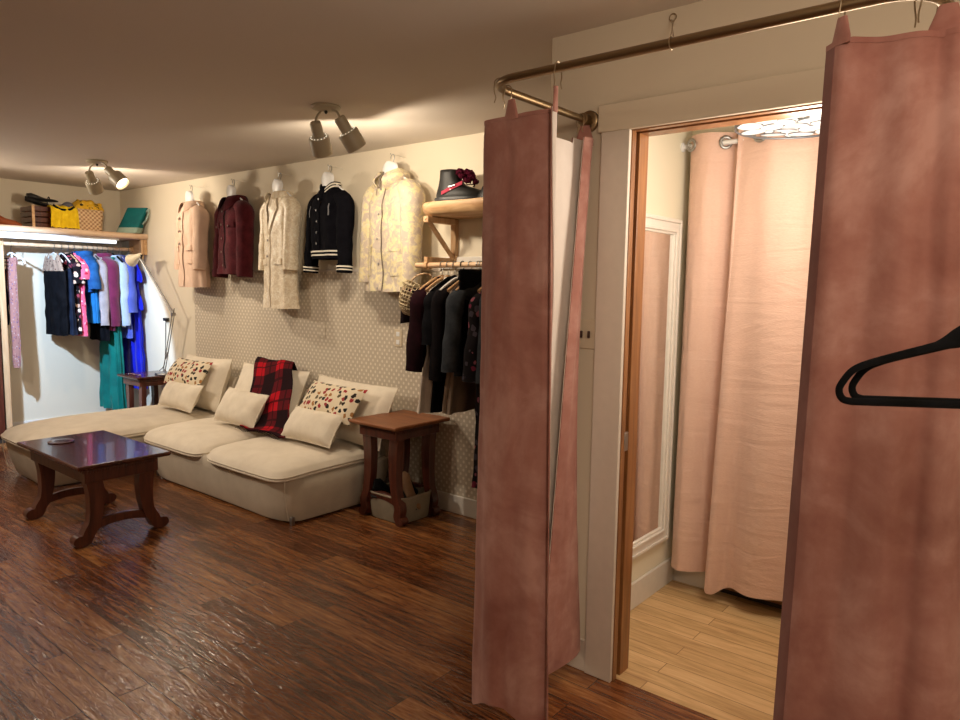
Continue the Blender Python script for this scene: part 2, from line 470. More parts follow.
# switch plate on the partition, two outlet plates on the wallpaper
t = thing('switch_plate', 'tan switch plate beside the door casing', 'switch', (-1.335, YD, 1.31))
MB().box(-.06, .018, -.007, 0, -.055, .055).build('cover_plate', M['plate'], t, bevel=.003)
for k in range(2): MB().box(-.048 + k * .032, -.040 + k * .032, -.016, -.006, -.014, .012).build('toggle', M['jamb_dark'], t, bevel=.002)
for i, (x, z, lab) in enumerate(((-4.335, 1.133, 'blank patterned cover plate above the right printed pillow'), (-3.508, 1.119, 'ivory power outlet beside the dark hanging clothes'))):
    t = thing('outlet_plate', lab, 'outlet', (x, YB - .004, z), group='wall plates on the wallpaper')
    MB().box(-.037, .037, -.006, 0, -.06, .06).build('cover_plate', M['wallpaper'] if i == 0 else M['plate'], t, bevel=.003)
    if i:
        for k in (-1, 1): MB().box(-.016, .016, -.009, -.005, k * .028 - .016, k * .028 + .016).build('socket', M['whitep'], t, bevel=.003)

# dark cupboard edge at the far left, beside the clothes rail
t = thing('wardrobe', 'dark brown cupboard at the left edge beside the clothes rail post', 'cupboard', (-7.5, 1.9, 0))
MB().box(-.16, .18, -.3, .265, 0, 1.72).build('carcass', M['dark'], t, bevel=.004)
MB().box(.18, .20, -.28, .255, .06, 1.68).build('door_panel', M['mahog_leg'], t, bevel=.004)
MB().tube([(.20, -.22, .85), (.225, -.22, .87), (.225, -.22, .98), (.20, -.22, 1.0)], .006).build('handle', M['brass'], t)
# ------------------------------------------------------------------ sofa and chaise
def cushion_block(cx, cy, hx, hy, z0, z1, puff, e=7, droop=.03, seed=0, n=56):
    rings = []
    for z, s in ((z0, .985), (z0 + .012, 1.0), (lerp(z0, z1, .55), 1.012), (z1 - .02, 1.0)):
        rings.append(rrect(cx, cy, hx * s, hy * s, z, n, e))
    for s in (.975, .93, .85, .72, .55, .35, .15, .03):
        r = rrect(cx, cy, hx * s, hy * s, 0, n, lerp(4, e, s))
        out = []
        for x, y, _ in r:
            q = (1 - s ** 4) ** .6
            z = z1 - .015 + puff * q + .006 * nz(x * 6 + seed, y * 6, seed)
            out.append((x, y, z))
        rings.append(out)
    rings = [[(x + .004 * nz(x * 9, z * 9, seed + 3), y + .008 * nz(x * 5, z * 6, seed + 5), z - droop * max(0, (cy - y) / hy) ** 3) for x, y, z in r] for r in rings]
    m = MB(); m.loft(rings); return m, rings
def sofa_unit(root, x0, x1, y0, y1, seats, legs, seed=0, back=True, tp=1.0):
    cx, cy, hx, hy = (x0 + x1) / 2, (y0 + y1) / 2, (x1 - x0) / 2, (y1 - y0) / 2
    rings = []
    for z, s, b in ((.012, -.045, 0), (.03, -.036, .004), (.12, -.014, .008), (.22, 0, .004), (.29, .0, 0), (.305, -.012, 0)):
        r = rrect(cx, cy + (s - s * tp) * -.5, hx + s * tp, hy + s * (1 + (tp - 1) * .5), z, 72, 9)
        rings.append([(x + .006 * nz(x * 4, y * 4, z * 6 + seed), y + .010 * nz(x * 5 + seed, y * 5, z * 4) * (1 if y < cy else 0), z + (.008 * nz(x * 3, seed, 1) if z < .06 else 0)) for x, y, z in r])
    m = MB(); m.loft(rings); m.build('base', M['sofa_shaded'], root)
    # seams on the slipcover
    for (x, y) in ((x0 + .035, y0 + .012), (x1 - .035, y0 + .012)):
        MB().tube([(x, y + .022, .04), (x, y + .006, .12), (x, y - .006, .20), (x, y - .002, .29)], .003, 6).build('seam', M['sofa_shaded'], root)
    for a, b in seats:
        mm, rg = cushion_block((a + b) / 2, (y0 + (y1 - .10 if back else y1)) / 2 - .01, (b - a) / 2 + .004, ((y1 - .10 if back else y1) - y0) / 2 + .025, .305, .36, .062, seed=seed + a)
        c = mm.build('seat_cushion', M['sofa'], root)
        MB().tube(rg[1], .0055, 6, True).build('piping', M['cushion'], c)
    if back:
        rr = []
        for k in range(13):
            x = lerp(x0 + .012, x1 - .012, k / 12)
            rr.append([(x, y1 - .075 + .05 * math.cos(a) * (1 if abs(math.sin(a)) < .97 else .8), .30 + .19 + .19 * math.sin(a) if math.sin(a) > -.9 else .30) for a in [2 * PI * q / 20 for q in range(20)]])
        m = MB(); m.loft(rr); m.build('back_frame', M['sofa_shaded'], root)
    for x, y in legs:
        MB().box(x - .012, x + .012, y - .012, y + .012, 0, .05).build('leg', M['steel'], root, bevel=.003)
s = thing('sofa', 'cream slipcovered sofa with two loose seat cushions, nearer the end table', 'sofa')
sofa_unit(s, -5.345, -3.50, 2.47, 3.385, [(-5.335, -4.44), (-4.43, -3.505)], [(-3.555, 2.545), (-5.25, 2.545), (-3.555, 3.3), (-5.25, 3.3)], 1)
s2 = thing('chaise_longue', 'long cream slipcovered chaise with one flat cushion, beside the closet wall', 'sofa')
sofa_unit(s2, -6.24, -5.355, 1.80, 3.385, [(-6.235, -5.36)], [(-6.06, 1.95), (-5.5, 1.95), (-6.06, 3.25), (-5.45, 3.3)], 4, tp=2.4)

def pillow_mesh(w, h, t, seed=0, n=20, pinch=.07, wr=.012):
    """X width, Z height (origin at bottom centre), Y thickness"""
    m = MB(); front = {}
    def P(u, v, side):
        uu, vv = 2 * u - 1, 2 * v - 1
        x = w / 2 * uu * (1 - pinch * (1 - vv * vv) * abs(uu) ** 3 * .9)
        z = h / 2 * vv * (1 - pinch * (1 - uu * uu) * abs(vv) ** 3 * .9) + h / 2
        th = t / 2 * (max(0, 1 - abs(uu) ** 2.6) * max(0, 1 - abs(vv) ** 2.6)) ** .55
        wv = wr * (nz(x * 7 + seed, z * 7, seed) + .5 * nz(x * 17, z * 15 + seed, 2)) * min(1, th / (t * .2))
        edge = 1 - min(1, th / (t * .25))
        return (x, side * (th + wv) , z + .004 * edge * nz(x * 20, seed, 3))
    m.grid(lambda u, v: P(u, v, -1), n, n)
    m.grid(lambda u, v: P(u, v, 1), n, n, True)
    rim = [P(k / n, 0, -1) for k in range(n)] + [P(1, k / n, -1) for k in range(n)] + [P(1 - k / n, 1, -1) for k in range(n)] + [P(0, 1 - k / n, -1) for k in range(n)]
    return m, rim
def pillow(name, label, cat, mat, w, h, t, loc, lean, rz=0, roll=0, seed=0, group=None, pip=True):
    m, rim = pillow_mesh(w, h, t, seed)
    o = thing(name, label, cat, loc, (0, 0, 0), group)
    o.rotation_mode = 'XYZ'
    o.rotation_euler = (Matrix.Rotation(R(rz), 3, 'Z') @ Matrix.Rotation(-R(lean), 3, 'X') @ Matrix.Rotation(R(roll), 3, 'Y')).to_euler()
    c = m.build('cover', mat, o)
    if pip: MB().tube(rim, .0045, 6, True).build('piping', M['cushion'] if mat is not M['print'] else M['cushion'], o)
    return o
BC = 'loose back cushions on the sofa'
pillow('back_cushion', 'large cream back cushion behind the right printed pillow', 'cushion', M['cushion'], .84, .43, .20, (-3.80, 3.11, .405), 22, 0, 1, 1, BC)
pillow('back_cushion', 'large cream back cushion under the red plaid throw', 'cushion', M['cushion'], .88, .45, .20, (-4.76, 3.10, .405), 22, 0, 0, 2, BC)
pillow('back_cushion', 'large cream back cushion behind the left printed pillow', 'cushion', M['cushion'], .74, .46, .22, (-5.72, 3.10, .40), 20, 0, -1, 3, BC)
PG = 'throw pillows on the sofa'
pillow('throw_pillow', 'small plain cream pillow in front of the right printed pillow', 'pillow', M['cushion'], .53, .235, .15, (-3.82, 2.835, .435), 34, 0, 0, 5, PG)
pillow('throw_pillow', 'small plain cream pillow leaning on the red plaid throw', 'pillow', M['cushion'], .53, .27, .15, (-4.68, 2.835, .435), 30, 0, 1, 6, PG)
pillow('throw_pillow', 'small plain cream pillow on the chaise below the left printed pillow', 'pillow', M['cushion'], .54, .235, .15, (-5.62, 2.87, .435), 30, 0, 0, 7, PG)
pillow('printed_pillow', 'printed cream pillow with black and red motifs nearer the end table', 'pillow', M['print'], .58, .27, .13, (-3.79, 2.955, .575), 36, 0, 1, 8, PG, False)
pillow('printed_pillow', 'printed cream pillow with black and red motifs at the chaise end', 'pillow', M['print'], .58, .26, .13, (-5.73, 2.985, .60), 34, 0, 0, 9, PG, False)
# red plaid throw over the middle back cushion
path = catmull([(3.372, .66), (3.345, .80), (3.285, .872), (3.20, .835), (3.115, .72), (3.00, .585), (2.93, .48), (2.865, .442), (2.83, .436)], 5)
def throw(u, v):
    f = v * (len(path) - 1); i = min(int(f), len(path) - 2); p = path[i].lerp(path[i + 1], f - i)
    y, z = p.x, p.y
    xc = lerp(-4.80, -4.33, sm((v - .12) / .8)) + .05 * v; w = lerp(.225, .27, v)
    x = xc + (u - .5) * 2 * w + .01 * nz(u * 3, v * 5, 2)
    fold = .016 * math.sin(u * 9 + v * 2 + .7) * sm(v * 3) + .010 * nz(u * 6, v * 6, 5)
    return (x, y - .012 - abs(fold) * .6, z + .012 + fold * .45)
m = MB(); m.sheet(lambda u, v: throw(u, v), 26, 44, .010)
tb = thing('plaid_throw', 'red and black plaid blanket draped over the middle back cushion', 'blanket', (0, 0, 0))
m.build('blanket_cloth', M['plaid'], tb)
fr = MB()
for k in range(24):
    a = Vector(throw((k + .5) / 24, 1.0)); fr.tube([a, a + Vector((.002, -.02, -.004)), a + Vector((.004 * nz(k, 1, 1), -.045, -.008))], .0025, 5)
tag(fr.build('fringe', M['plaid'], tb), kind='stuff')

# ------------------------------------------------------------------ coffee table and end tables
def table_leg(h, splay, wt, thick):
    """S-curved leg in local XZ plane: top at z=h, foot splayed to +X"""
    pts = [(0, h), (-.010, h * .82), (-.010, h * .62), (-.004, h * .46), (.008, h * .32), (.034, h * .20), (splay * .70, h * .10), (splay, .034)]
    pts = catmull([(x, 0, z) for x, z in pts], 5)
    ws = [lerp(wt, wt * .72, sm(i / (len(pts) - 1) * 1.6)) if i < len(pts) * .8 else lerp(wt * .72, wt * .62, (i / (len(pts) - 1) - .8) / .2) for i in range(len(pts))]
    L, Rr = [], []
    for i, p in enumerate(pts):
        a = pts[max(i - 1, 0)]; b = pts[min(i + 1, len(pts) - 1)]; t = (b - a).normalized(); nn = Vector((-t.z, 0, t.x))
        L.append((p.x + nn.x * ws[i] / 2, p.z + nn.z * ws[i] / 2)); Rr.append((p.x - nn.x * ws[i] / 2, p.z - nn.z * ws[i] / 2))
    end = pts[-1]; rr = ws[-1] * .60
    foot = [(end.x + .008 + rr * 1.25 * math.cos(a), rr + .001 + rr * math.sin(a)) for a in [R(q) for q in (205, 230, 250, 270, 290, 315, 340, 0, 25, 50, 75, 95)]]
    out = Rr[:-1] + foot[::-1] * 0 + foot + L[:-1][::-1]
    # keep orientation sane: right side top->bottom, foot, left side bottom->top
    return out
def make_table(name, label, W, D, Ht, loc, rot, top_mat, leg_mat, over=.045, apron=.065, splay=.11, leg_in=.09, stretch=True, cat='table', group=None, thick=.045, wt=.06, drawer=True):
    """legs splay along local X pairs joined by an arched stretcher running along Y"""
    o = thing(name, label, cat, loc, rot, group)
    m = MB()
    prof = [(0, .0), (.008, .006), (.010, .014), (.004, .020), (.0, .026)]
    rings = []
    for off, z in ((-.018, -.028), (-.004, -.022), (0, -.014), (0, -.006), (-.004, 0)):
        rings.append([(sx * (W / 2 + off), sy * (D / 2 + off), Ht + z) for sx, sy in ((-1, -1), (1, -1), (1, 1), (-1, 1))])
    m.loft(rings); m.build('tabletop', top_mat, o, smooth=False, bevel=.003)
    ax, ay = W / 2 - over, D / 2 - over
    m = MB(); m.box(-ax, ax, -ay, ay, Ht - .028 - apron, Ht - .027)
    ap = m.build('apron', leg_mat, o, bevel=.003)
    dn = MB(); n = 26                                     # row of small dentils under the top
    for k in range(n):
        for sy in (-1, 1):
            x = lerp(-ax + .01, ax - .01, (k + .5) / n); y = sy * ay
            dn.box(x - .005, x + .005, min(y, y + sy * .004), max(y, y + sy * .004), Ht - .058, Ht - .044)
        y = lerp(-ay + .01, ay - .01, (k + .5) / n)
        for sx in (-1, 1):
            x = sx * ax
            dn.box(min(x, x + sx * .004), max(x, x + sx * .004), y - .004, y + .004, Ht - .058, Ht - .044)
    tag(dn.build('dentil_band', leg_mat, ap, smooth=False), kind='stuff')
    lh = Ht - .028 - apron + .005
    out = table_leg(lh, splay, wt, thick)
    for sx in (-1, 1):
        for sy in (-1, 1):
            lm = MB()
            lx, ly = sx * (ax - wt * .55), sy * (ay - thick * .9)
            if DIRY[0]:
                Mx = Matrix.Translation((lx, ly, 0)) @ Matrix.Rotation(R(90 * sy), 4, 'Z')
            else:
                Mx = Matrix.Translation((lx, ly, 0)) @ Matrix.Rotation(0 if sx > 0 else PI, 4, 'Z')
            lm.prism(out, thick, Mx)
            lm.build('leg', leg_mat, o, bevel=.006, seg=2, angle=50)
    # arched stretchers between the leg pairs
    for s_ in (-1, 1):
        L, Rr = [], []
        span = (ay if DIRY[0] else ax) - .03 + .02
        for k in range(15):
            q = -1 + 2 * k / 14
            z = lh * .22 + .040 * (1 - q * q)
            L.append((q * span, z + .024)); Rr.append((q * span, z - .024))
        Mx = Matrix.Translation((s_ * (ax - wt * .55), 0, 0)) @ Matrix.Rotation(R(90), 4, 'Z') if DIRY[0] else Matrix.Translation((0, s_ * (ay - thick * .9), 0))
        MB().prism(L + Rr[::-1], .028, Mx).build('stretcher', leg_mat, o, bevel=.004)
    return o
DIRY = [True]
make_table('coffee_table', 'dark mahogany coffee table with curved splayed legs', .92, .52, .475, (-4.49, 1.775, 0), (0, 0, 0), M['mahog'], M['mahog_leg'], splay=.072, cat='coffee table', wt=.088, thick=.062, apron=.085, over=.055)
t = thing('serving_coaster', 'dark round coaster lying on the coffee table corner', 'coaster', (-4.76, 1.70, .476))
MB().lathe([(.06, 0), (.072, .002), (.074, .005), (.068, .007), (.03, .0055)], n=28).build('disc', M['mahog'], t)
DIRY[0] = False
make_table('end_table', 'reddish brown wooden end table standing over a shoe basket', .43, .49, .635, (-3.215, 3.13, 0), (0, 0, 0), M['chestnut'], M['mahog_leg'], over=.05, splay=.036, cat='end table', group='end tables', wt=.075, thick=.055, apron=.07)
make_table('end_table', 'dark wooden end table in the closet corner with a desk lamp', .42, .40, .60, (-6.70, 3.18, 0), (0, 0, 0), M['mahog'], M['mahog_leg'], over=.04, splay=.05, cat='end table', group='end tables', wt=.06)

# basket with shoes under the right end table
t = thing('storage_basket', 'low beige basket full of shoes under the end table', 'basket', (-3.20, 3.12, 0))
m = MB(); rg = []
for z, s in ((.004, .93), (.02, .96), (.09, 1.0), (.155, 1.03), (.165, 1.03), (.165, .98), (.10, .95), (.025, .90)):
    rg.append(rrect(0, 0, .165 * s, .145 * s, z, 40, 5))
m.loft(rg); m.build('basket_body', fabric('basket_canvas', (.30, .26, .19), rough=.9), t)
MB().tube([(x, y, .166) for x, y, z in rrect(0, 0, .168, .148, 0, 40, 5)], .007, 6, True).build('rim', fabric('basket_rim', (.36, .30, .22)), t)

def shoe_mesh(L, W, Hh, heel=.0):
    rings = []
    for k in range(15):
        q = k / 14; x = -L / 2 + L * q
        w = W / 2 * (math.sin(PI * min(1, max(.02, q * .94 + .05))) ** .42) * (1 - .12 * math.exp(-((q - .4) / .15) ** 2))
        hz = interp([(0, Hh * .75), (.15, Hh), (.35, Hh * .8), (.6, Hh * .55), (.85, Hh * .42), (1, Hh * .2)], q)[0]
        lift = heel * max(0, 1 - q / .6) ** 1.3
        rings.append([(x, w * math.cos(a), lift + max(0, hz * (math.sin(a) * .5 + .5))) for a in [2 * PI * j / 14 for j in range(14)]])
    m = MB(); m.loft(rings); return m
SH = 'shoes in the basket under the end table'
for i, (x, y, z, rx, ry, rz, mat, lab) in enumerate((
    (-3.12, 3.10, .15, 0, 42, 20, fabric('tan_leather', (.30, .17, .09), rough=.5), 'tan leather shoe standing in the basket under the end table'),
    (-3.24, 3.06, .12, 0, 14, 60, M['black'], 'black shoe at the front of the basket under the end table'),
    (-3.20, 3.20, .13, 0, 25, 100, M['black'], 'black shoe at the back of the basket under the end table'))):
    t = thing('shoe', lab, 'shoe', (x, y, z), (R(rx), R(ry), R(rz)), SH)
    shoe_mesh(.24, .085, .09, .04).build('upper', mat, t)
    MB().box(-.12, .11, -.03, .03, -.008, .004).build('sole', M['blackp'], t, bevel=.003)

# ------------------------------------------------------------------ desk lamp on the far end table
t = thing('desk_lamp', 'jointed silver desk lamp with a cream shade on the far end table', 'lamp', (-6.58, 3.28, .60))
MB().lathe([(.085, 0), (.088, .006), (.08, .016), (.03, .024), (.014, .03), (.012, .05)], n=28).build('base', M['steel'], t)
e1 = Vector((.20, .0, .58)); b0 = Vector((0, 0, .05)); e2 = Vector((-.19, -.10, 1.095))
for s_ in (-1, 1):
    MB().tube([b0 + Vector((0, s_ * .010, 0)), e1 + Vector((0, s_ * .010, 0))], .0048, 8).build('lower_arm', M['steel'], t)
    MB().tube([e1 + Vector((0, s_ * .010, 0)), e2 + Vector((0, s_ * .010, 0))], .0055, 8).build('upper_arm', M['steel'], t)
MB().lathe([(.016, -.018), (.018, 0), (.016, .018)], Matrix.Translation(e1) @ Matrix.Rotation(R(90), 4, 'X'), 16).build('elbow_joint', M['steel'], t)
MB().tube([e1, e1 + Vector((.06, -.02, .055))], .005, 8).build('knob', M['steel'], t)
MB().tube([b0 + Vector((.03, 0, .10)), b0 + Vector((.09, -.01, .17))], .004, 6).build('spring', M['steel'], t)
hd = Vector((-.93, -.1, -.30)).normalized()
Mh = Matrix.Translation(e2 + Vector((-.02, 0, .03))) @ hd.to_track_quat('Z', 'Y').to_matrix().to_4x4()
MB().lathe([(.014, -.02), (.022, -.01), (.026, .03), (.038, .08), (.056, .13), (.060, .155), (.056, .155), (.036, .085), (.022, .04)], Mh, 28).build('lamp_shade', M['lamp_cream'], t)
MB().tube([e2, e2 + Vector((.03, 0, .035)), e2 + Vector((-.02, 0, .03))], .008, 8).build('swivel', M['blackp'], t)
MB().tube(catmull([(-.06, -.02, .03), (-.12, .06, .08), (-.165, .10, .25), (-.18, .112, .42), (-.165, .112, .515)], 6), .0035, 6).build('cord', M['blackp'], t)
MB().box(-.185, -.115, .09, .118, .50, .53).build('plug', M['blackp'], t, bevel=.004)
t = thing('bead_bracelet', 'string of dark beads lying on the far end table', 'bracelet', (-6.66, 3.04, .601))
for k in range(14):
    MB().lathe([(.001, 0), (.007, .003), (.009, .008), (.007, .013), (.001, .016)], Matrix.Translation((.10 - k * .016, .012 * math.sin(k * .8), 0)), 10).build('bead', M['mahog_leg'], t)
# ------------------------------------------------------------------ garments
class Torso:
    """front/back surface of a hanging garment; local X width, Z up (0 = collar), front towards -Y"""
    def __init__(self, prof, e=2.6, fold=.012, nf=7, seed=0, fold0=.25):
        self.p = sorted([(-z, hw, hd) for z, hw, hd in prof]); self.e = e; self.fold = fold; self.nf = nf; self.seed = seed; self.fold0 = fold0
        self.L = self.p[-1][0]; self.top = self.p[0][0]
    def dims(self, z): return interp(self.p, -z)
    def pt(self, a, z, off=0.0):
        hw, hd = self.dims(z)
        c, s = math.cos(a), math.sin(a); e = self.e
        x = (hw + off) * math.copysign(abs(c) ** (2 / e), c); y = (hd + off) * math.copysign(abs(s) ** (2 / e), s)
        q = (-z - self.top) / (self.L - self.top)
        amp = self.fold * (self.fold0 + (1 - self.fold0) * q) * min(1, hw / .15)
        f = amp * (math.sin(a * self.nf + self.seed + 1.5 * nz(z * 3, self.seed, 1)) + .8 * nz(x * 9 + self.seed, z * 4, 3)) + .006 * nz(x * 14, z * 14, self.seed) + .009 * nz(x * 7 + z * 5, z * 6 - x * 3, self.seed + 9) * min(1, hw / .15)
        return Vector((x + f * c * .6, y + f * (abs(s) ** .5) * (1 if s > 0 else -1), z))
    def front(self, x, z, off=.004):
        hw, hd = self.dims(z); e = self.e
        c = max(-1, min(1, x / hw)); c = math.copysign(abs(c) ** (e / 2), c); c = max(-1, min(1, c))
        a = -math.acos(c)
        p = self.pt(a, z); return Vector((p.x, p.y - off, z))
    def mesh(self, n=56, m=44, hem_noise=.006):
        rings = []
        for j in range(m + 1):
            q = j / m
            z = -(self.top + (self.L - self.top) * (q ** 1.35))
            rr = []
            for k in range(n):
                a = 2 * PI * k / n
                zz = z - (hem_noise * (nz(math.cos(a) * 2 + self.seed, math.sin(a) * 2, 1) + .4) if j == m else 0)
                p = self.pt(a, z); p.z = zz; rr.append(p)
            rings.append(rr)
        # a turned-in hem so that the cloth shows thickness from below
        rings.append([Vector((p.x * .96, p.y * .90, p.z + .004)) for p in rings[-1]])
        rings.append([Vector((p.x * .94, p.y * .84, p.z + .06)) for p in rings[-2]])
        b = MB(); b.loft(rings, True, False); return b
    def strip(self, f0, f1, z0, z1, off=.005, nu=4, nv=20, th=.003):
        """a patch lying on the front between x=f0(z) and x=f1(z)"""
        f0 = f0 if callable(f0) else (lambda z, c=f0: c); f1 = f1 if callable(f1) else (lambda z, c=f1: c)
        b = MB()
        b.sheet(lambda u, v: self.front(lerp(f0(lerp(z0, z1, v)), f1(lerp(z0, z1, v)), u), lerp(z0, z1, v), off), nu, nv, th)
        return b
def sleeve_mesh(path, radii, seed=0, sq=.8, n=18):
    pts = catmull(path, 6); m = MB()
    rs = []
    for i in range(len(pts)):
        f = i / (len(pts) - 1) * (len(radii) - 1); k = min(int(f), len(radii) - 2); rs.append(lerp(radii[k], radii[k + 1], f - k))
    m.tube(pts, rs, n, sq=sq)
    m.v = [(x + .007 * nz(x * 16 + seed, y * 16, z * 9), y + .008 * nz(x * 12, y * 12 + seed, z * 12), z + .004 * nz(x * 20, y * 20, z * 20 + seed)) for x, y, z in m.v]
    return m, pts, rs
def jacket_prof(L, sh=.215, chest=.22, waist=.21, hem=.235, d=.085, neck=.07, dh=None):
    dh = dh or d
    return [(.005, neck * .95, .05), (-.012, neck * 1.12, .056), (-.04, sh * .62, .064), (-.07, sh * .90, .07), (-.10, sh * 1.0, .078), (-.16, chest, d), (-.28, lerp(chest, waist, .6), d * 1.02),
            (-L * .55 if L > .6 else -.38, waist, d), (-L * .8, lerp(waist, hem, .6), dh), (-L, hem, dh)]
def collar(t, mat, parent, h=.05, spread=.05, name='collar', open_=.5, drop=.07):
    """a folded shirt collar around the neck with two points in front"""
    b = MB(); hw, hd = t.dims(-.012)
    def fn(u, v):
        a = lerp(-PI / 2 + open_, 3 * PI / 2 - open_, u)
        fr = max(0, -math.sin(a)) ** 2
        k = sm(v)
        out = (.005 + .022 * math.sin(PI * min(1, v * .8)) + spread * .35 * k)
        z = -.008 + h * .55 * math.sin(PI * min(1, v * 1.15 + .0)) - k * (h * .55 + drop * fr)
        return Vector(((hw + out) * math.cos(a) * (1 + .15 * fr * k), (hd + out) * math.sin(a) - .016 * fr * k, z))
    b.sheet(fn, 30, 8, .004)
    return b.build(name, mat, parent)
def button(parent, p, mat, r=.009, name='button', nrm=(0, -1, 0)):
    b = MB(); Mx = Matrix.Translation(p) @ Vector(nrm).to_track_quat('Z', 'Y').to_matrix().to_4x4()
    b.lathe([(r * .5, -.001), (r, .001), (r, .003), (r * .7, .004), (r * .3, .0032)], Mx, 12)
    return b.build(name, mat, parent)
HW = {}
def hanger(name, label, loc, rz, bar_mat, hook_mat, hh=.12, half=.20, group=None, form=False, drop=.085, yoff=0.0, flat=False, bar=True):
    """local origin at the top of the hook loop (on the rail); hangs down"""
    o = thing(name, label, 'hanger', loc, (0, 0, R(rz)), group)
    r = .0026; hk = []
    for k in range(15):
        a = lerp(R(200), R(-45), k / 14)
        hk.append((.020 * math.cos(a), 0, -.020 + .022 * math.sin(a)))
    hk += [(.004, 0, -.052), (0, 0, -.065), (0, 0, -hh)]
    MB().tube(hk, r, 7).build('hook', hook_mat, o)
    m = MB()
    arm = catmull([(-half, 0, -hh - drop), (-half * .8, 0, -hh - drop * .72), (-half * .4, 0, -hh - drop * .25), (-.03, 0, -hh - .008), (0, 0, -hh), (.03, 0, -hh - .008), (half * .4, 0, -hh - drop * .25), (half * .8, 0, -hh - drop * .72), (half, 0, -hh - drop)], 4)
    m.tube(arm, .006 if not flat else .009, 8, sq=1.0)
    m.build('shoulder_bar', bar_mat, o)
    if bar:
        MB().tube([(-half * .96, 0, -hh - drop), (half * .96, 0, -hh - drop)], .0035, 8).build('trouser_bar', bar_mat, o)
    if form:
        out = [(-.062, -.165), (-.052, -.10), (-.047, -.066), (-.036, -.052), (.0, -.046), (.036, -.052), (.047, -.066), (.052, -.10), (.062, -.165)]
        b = MB(); nn = 14
        def fn(u, v):
            z = lerp(-.215 , -.05, v)
            w = interp([(-.22, .070), (-.18, .062), (-.14, .060), (-.115, .074), (-.09, .080), (-.07, .068), (-.055, .044), (-.05, .014)], z)[0]
            q = 2 * u - 1
            return Vector((q * w, -.014 - .030 * math.sqrt(max(0, 1 - q * q)), z))
        b.sheet(fn, nn, 14, .004); b.build('neck_form', M['whitep'], o)
    return o

def coat_base(name, label, cat, mat, prof, loc, rz=0, group=None, seed=0, fold=.010, nf=7, hem_noise=.006, e=2.6, tn=None):
    o = thing(name, label, cat, loc, (0, 0, R(rz)), group)
    t = Torso(prof, e, fold, nf, seed)
    b = t.mesh(hem_noise=hem_noise); b.build(tn or 'body', mat, o)
    return o, t
def sleeves(o, mat, sh, zs, path_dx, Ls, r0=.075, r1=.055, seed=0, y0=0.0, yf=-.03, sq=.85, name='sleeve', asym=0):
    out = []
    for s in (-1, 1):
        dx = path_dx
        p = [(s * (sh - .055), y0, zs + .012), (s * (sh + .012), y0, zs - .045), (s * (sh + dx * .45), y0 + yf * .3, zs - Ls * .36), (s * (sh + dx * .8), y0 + yf * .7, zs - Ls * .68), (s * (sh + dx), y0 + yf, zs - Ls)]
        m, pts, rs = sleeve_mesh(p, [r0 * .85, r0, r0 * .92, lerp(r0, r1, .7), r1], seed + s, sq)
        out.append((m.build(name, mat, o), pts, rs, s))
    return out
def cuff(parent, pts, rs, mat, frac0, frac1, grow=.004, name='cuff'):
    n = len(pts); a = frac0 * (n - 1); b = frac1 * (n - 1); P = []; Q = []
    for k in range(5):
        f = lerp(a, b, k / 4); i = min(int(f), n - 2)
        P.append(pts[i].lerp(pts[i + 1], f - i)); Q.append(lerp(rs[i], rs[i + 1], f - i) + grow)
    m = MB(); m.tube(P, Q, 18, sq=.85); return m.build(name, mat, parent)

# -- five jackets on the long wall
WY = 3.285
RZJ = -9
JG = 'white hangers with the wall jackets'
jm = {}
jm['pink'] = fabric('peach_cotton', (.78, .57, .44), (.70, .50, .38), 9, bump=.3)
jm['maroon'] = fabric('maroon_corduroy', (.078, .012, .017), (.044, .007, .010), 14, bump=.3, sheen=.1)
def brocade():
    t = NT('gold_brocade'); v = t.coord(); f = t.noise(v, 38, 5, .7, 1.0); g = t.noise(v, 6, 3)
    c = t.ramp(f, [(.36, (.62, .50, .35)), (.50, (.74, .63, .46)), (.62, (.86, .79, .65))])
    t.set(col=c, rough=.45, sheen=.2, spec=.5); t.bump(f, .35, .004); return t.m
jm['brocade'] = brocade()
jm['satin'] = plain('brocade_lining', (.50, .40, .28), .4)
def camo():
    t = NT('yellow_print_nylon'); v = t.coord(); f = t.noise(v, 17, 4, .6, .8); g = t.noise(v, 28, 4, .55, .8); w = t.noise(v, 8, 4, .6, 1)
    c = t.ramp(f, [(.38, (.56, .47, .39)), (.44, (.64, .55, .42)), (.50, (.76, .66, .40)), (.57, (.80, .70, .42)), (.63, (.76, .69, .53))], 'CONSTANT')
    c = t.mix(t.math('MULTIPLY', t.math('GREATER_THAN', g, .58), .6), c, (.54, .46, .40))
    t.set(col=c, rough=.55, spec=.35); t.bump(w, .4, .02); return t.m
jm['camo'] = camo()
jm['navy'] = fabric('navy_wool', (.007, .007, .010), (.004, .004, .006), 20, bump=.1)
jm['bonel'] = plain('button_horn', (.10, .06, .04), .35)
def wall_hook(x, lab, z):
    t = thing('wall_nail', lab, 'nail', (x, YB, z), group='nails holding the wall jackets')
    MB().tube([(0, 0, 0), (0, -.09, .004), (0, -WB, .006)], .0012, 8).build('shank', M['white'], t)
    MB().lathe([(.003, 0), (.004, .001), (.004, .003), (.002, .004)], Matrix.Translation((0, -WB, .006)) @ Matrix.Rotation(R(90), 4, 'X'), 12).build('head', M['steel'], t)
WB = .135
def jacket_place(x, z, rz, who, dz=.150):
    """nail and hanger, returns the collar position"""
    wall_hook(x, 'small nail in the wall holding ' + who, z - .004)
    hanger('clothes_hanger', 'white hanger with white neck form inside ' + who, (x, WY, z), rz, M['whitep'], M['steel'], hh=.115, half=.175, group=JG, form=True, bar=False, drop=.07)
    return (x, WY, z - dz)

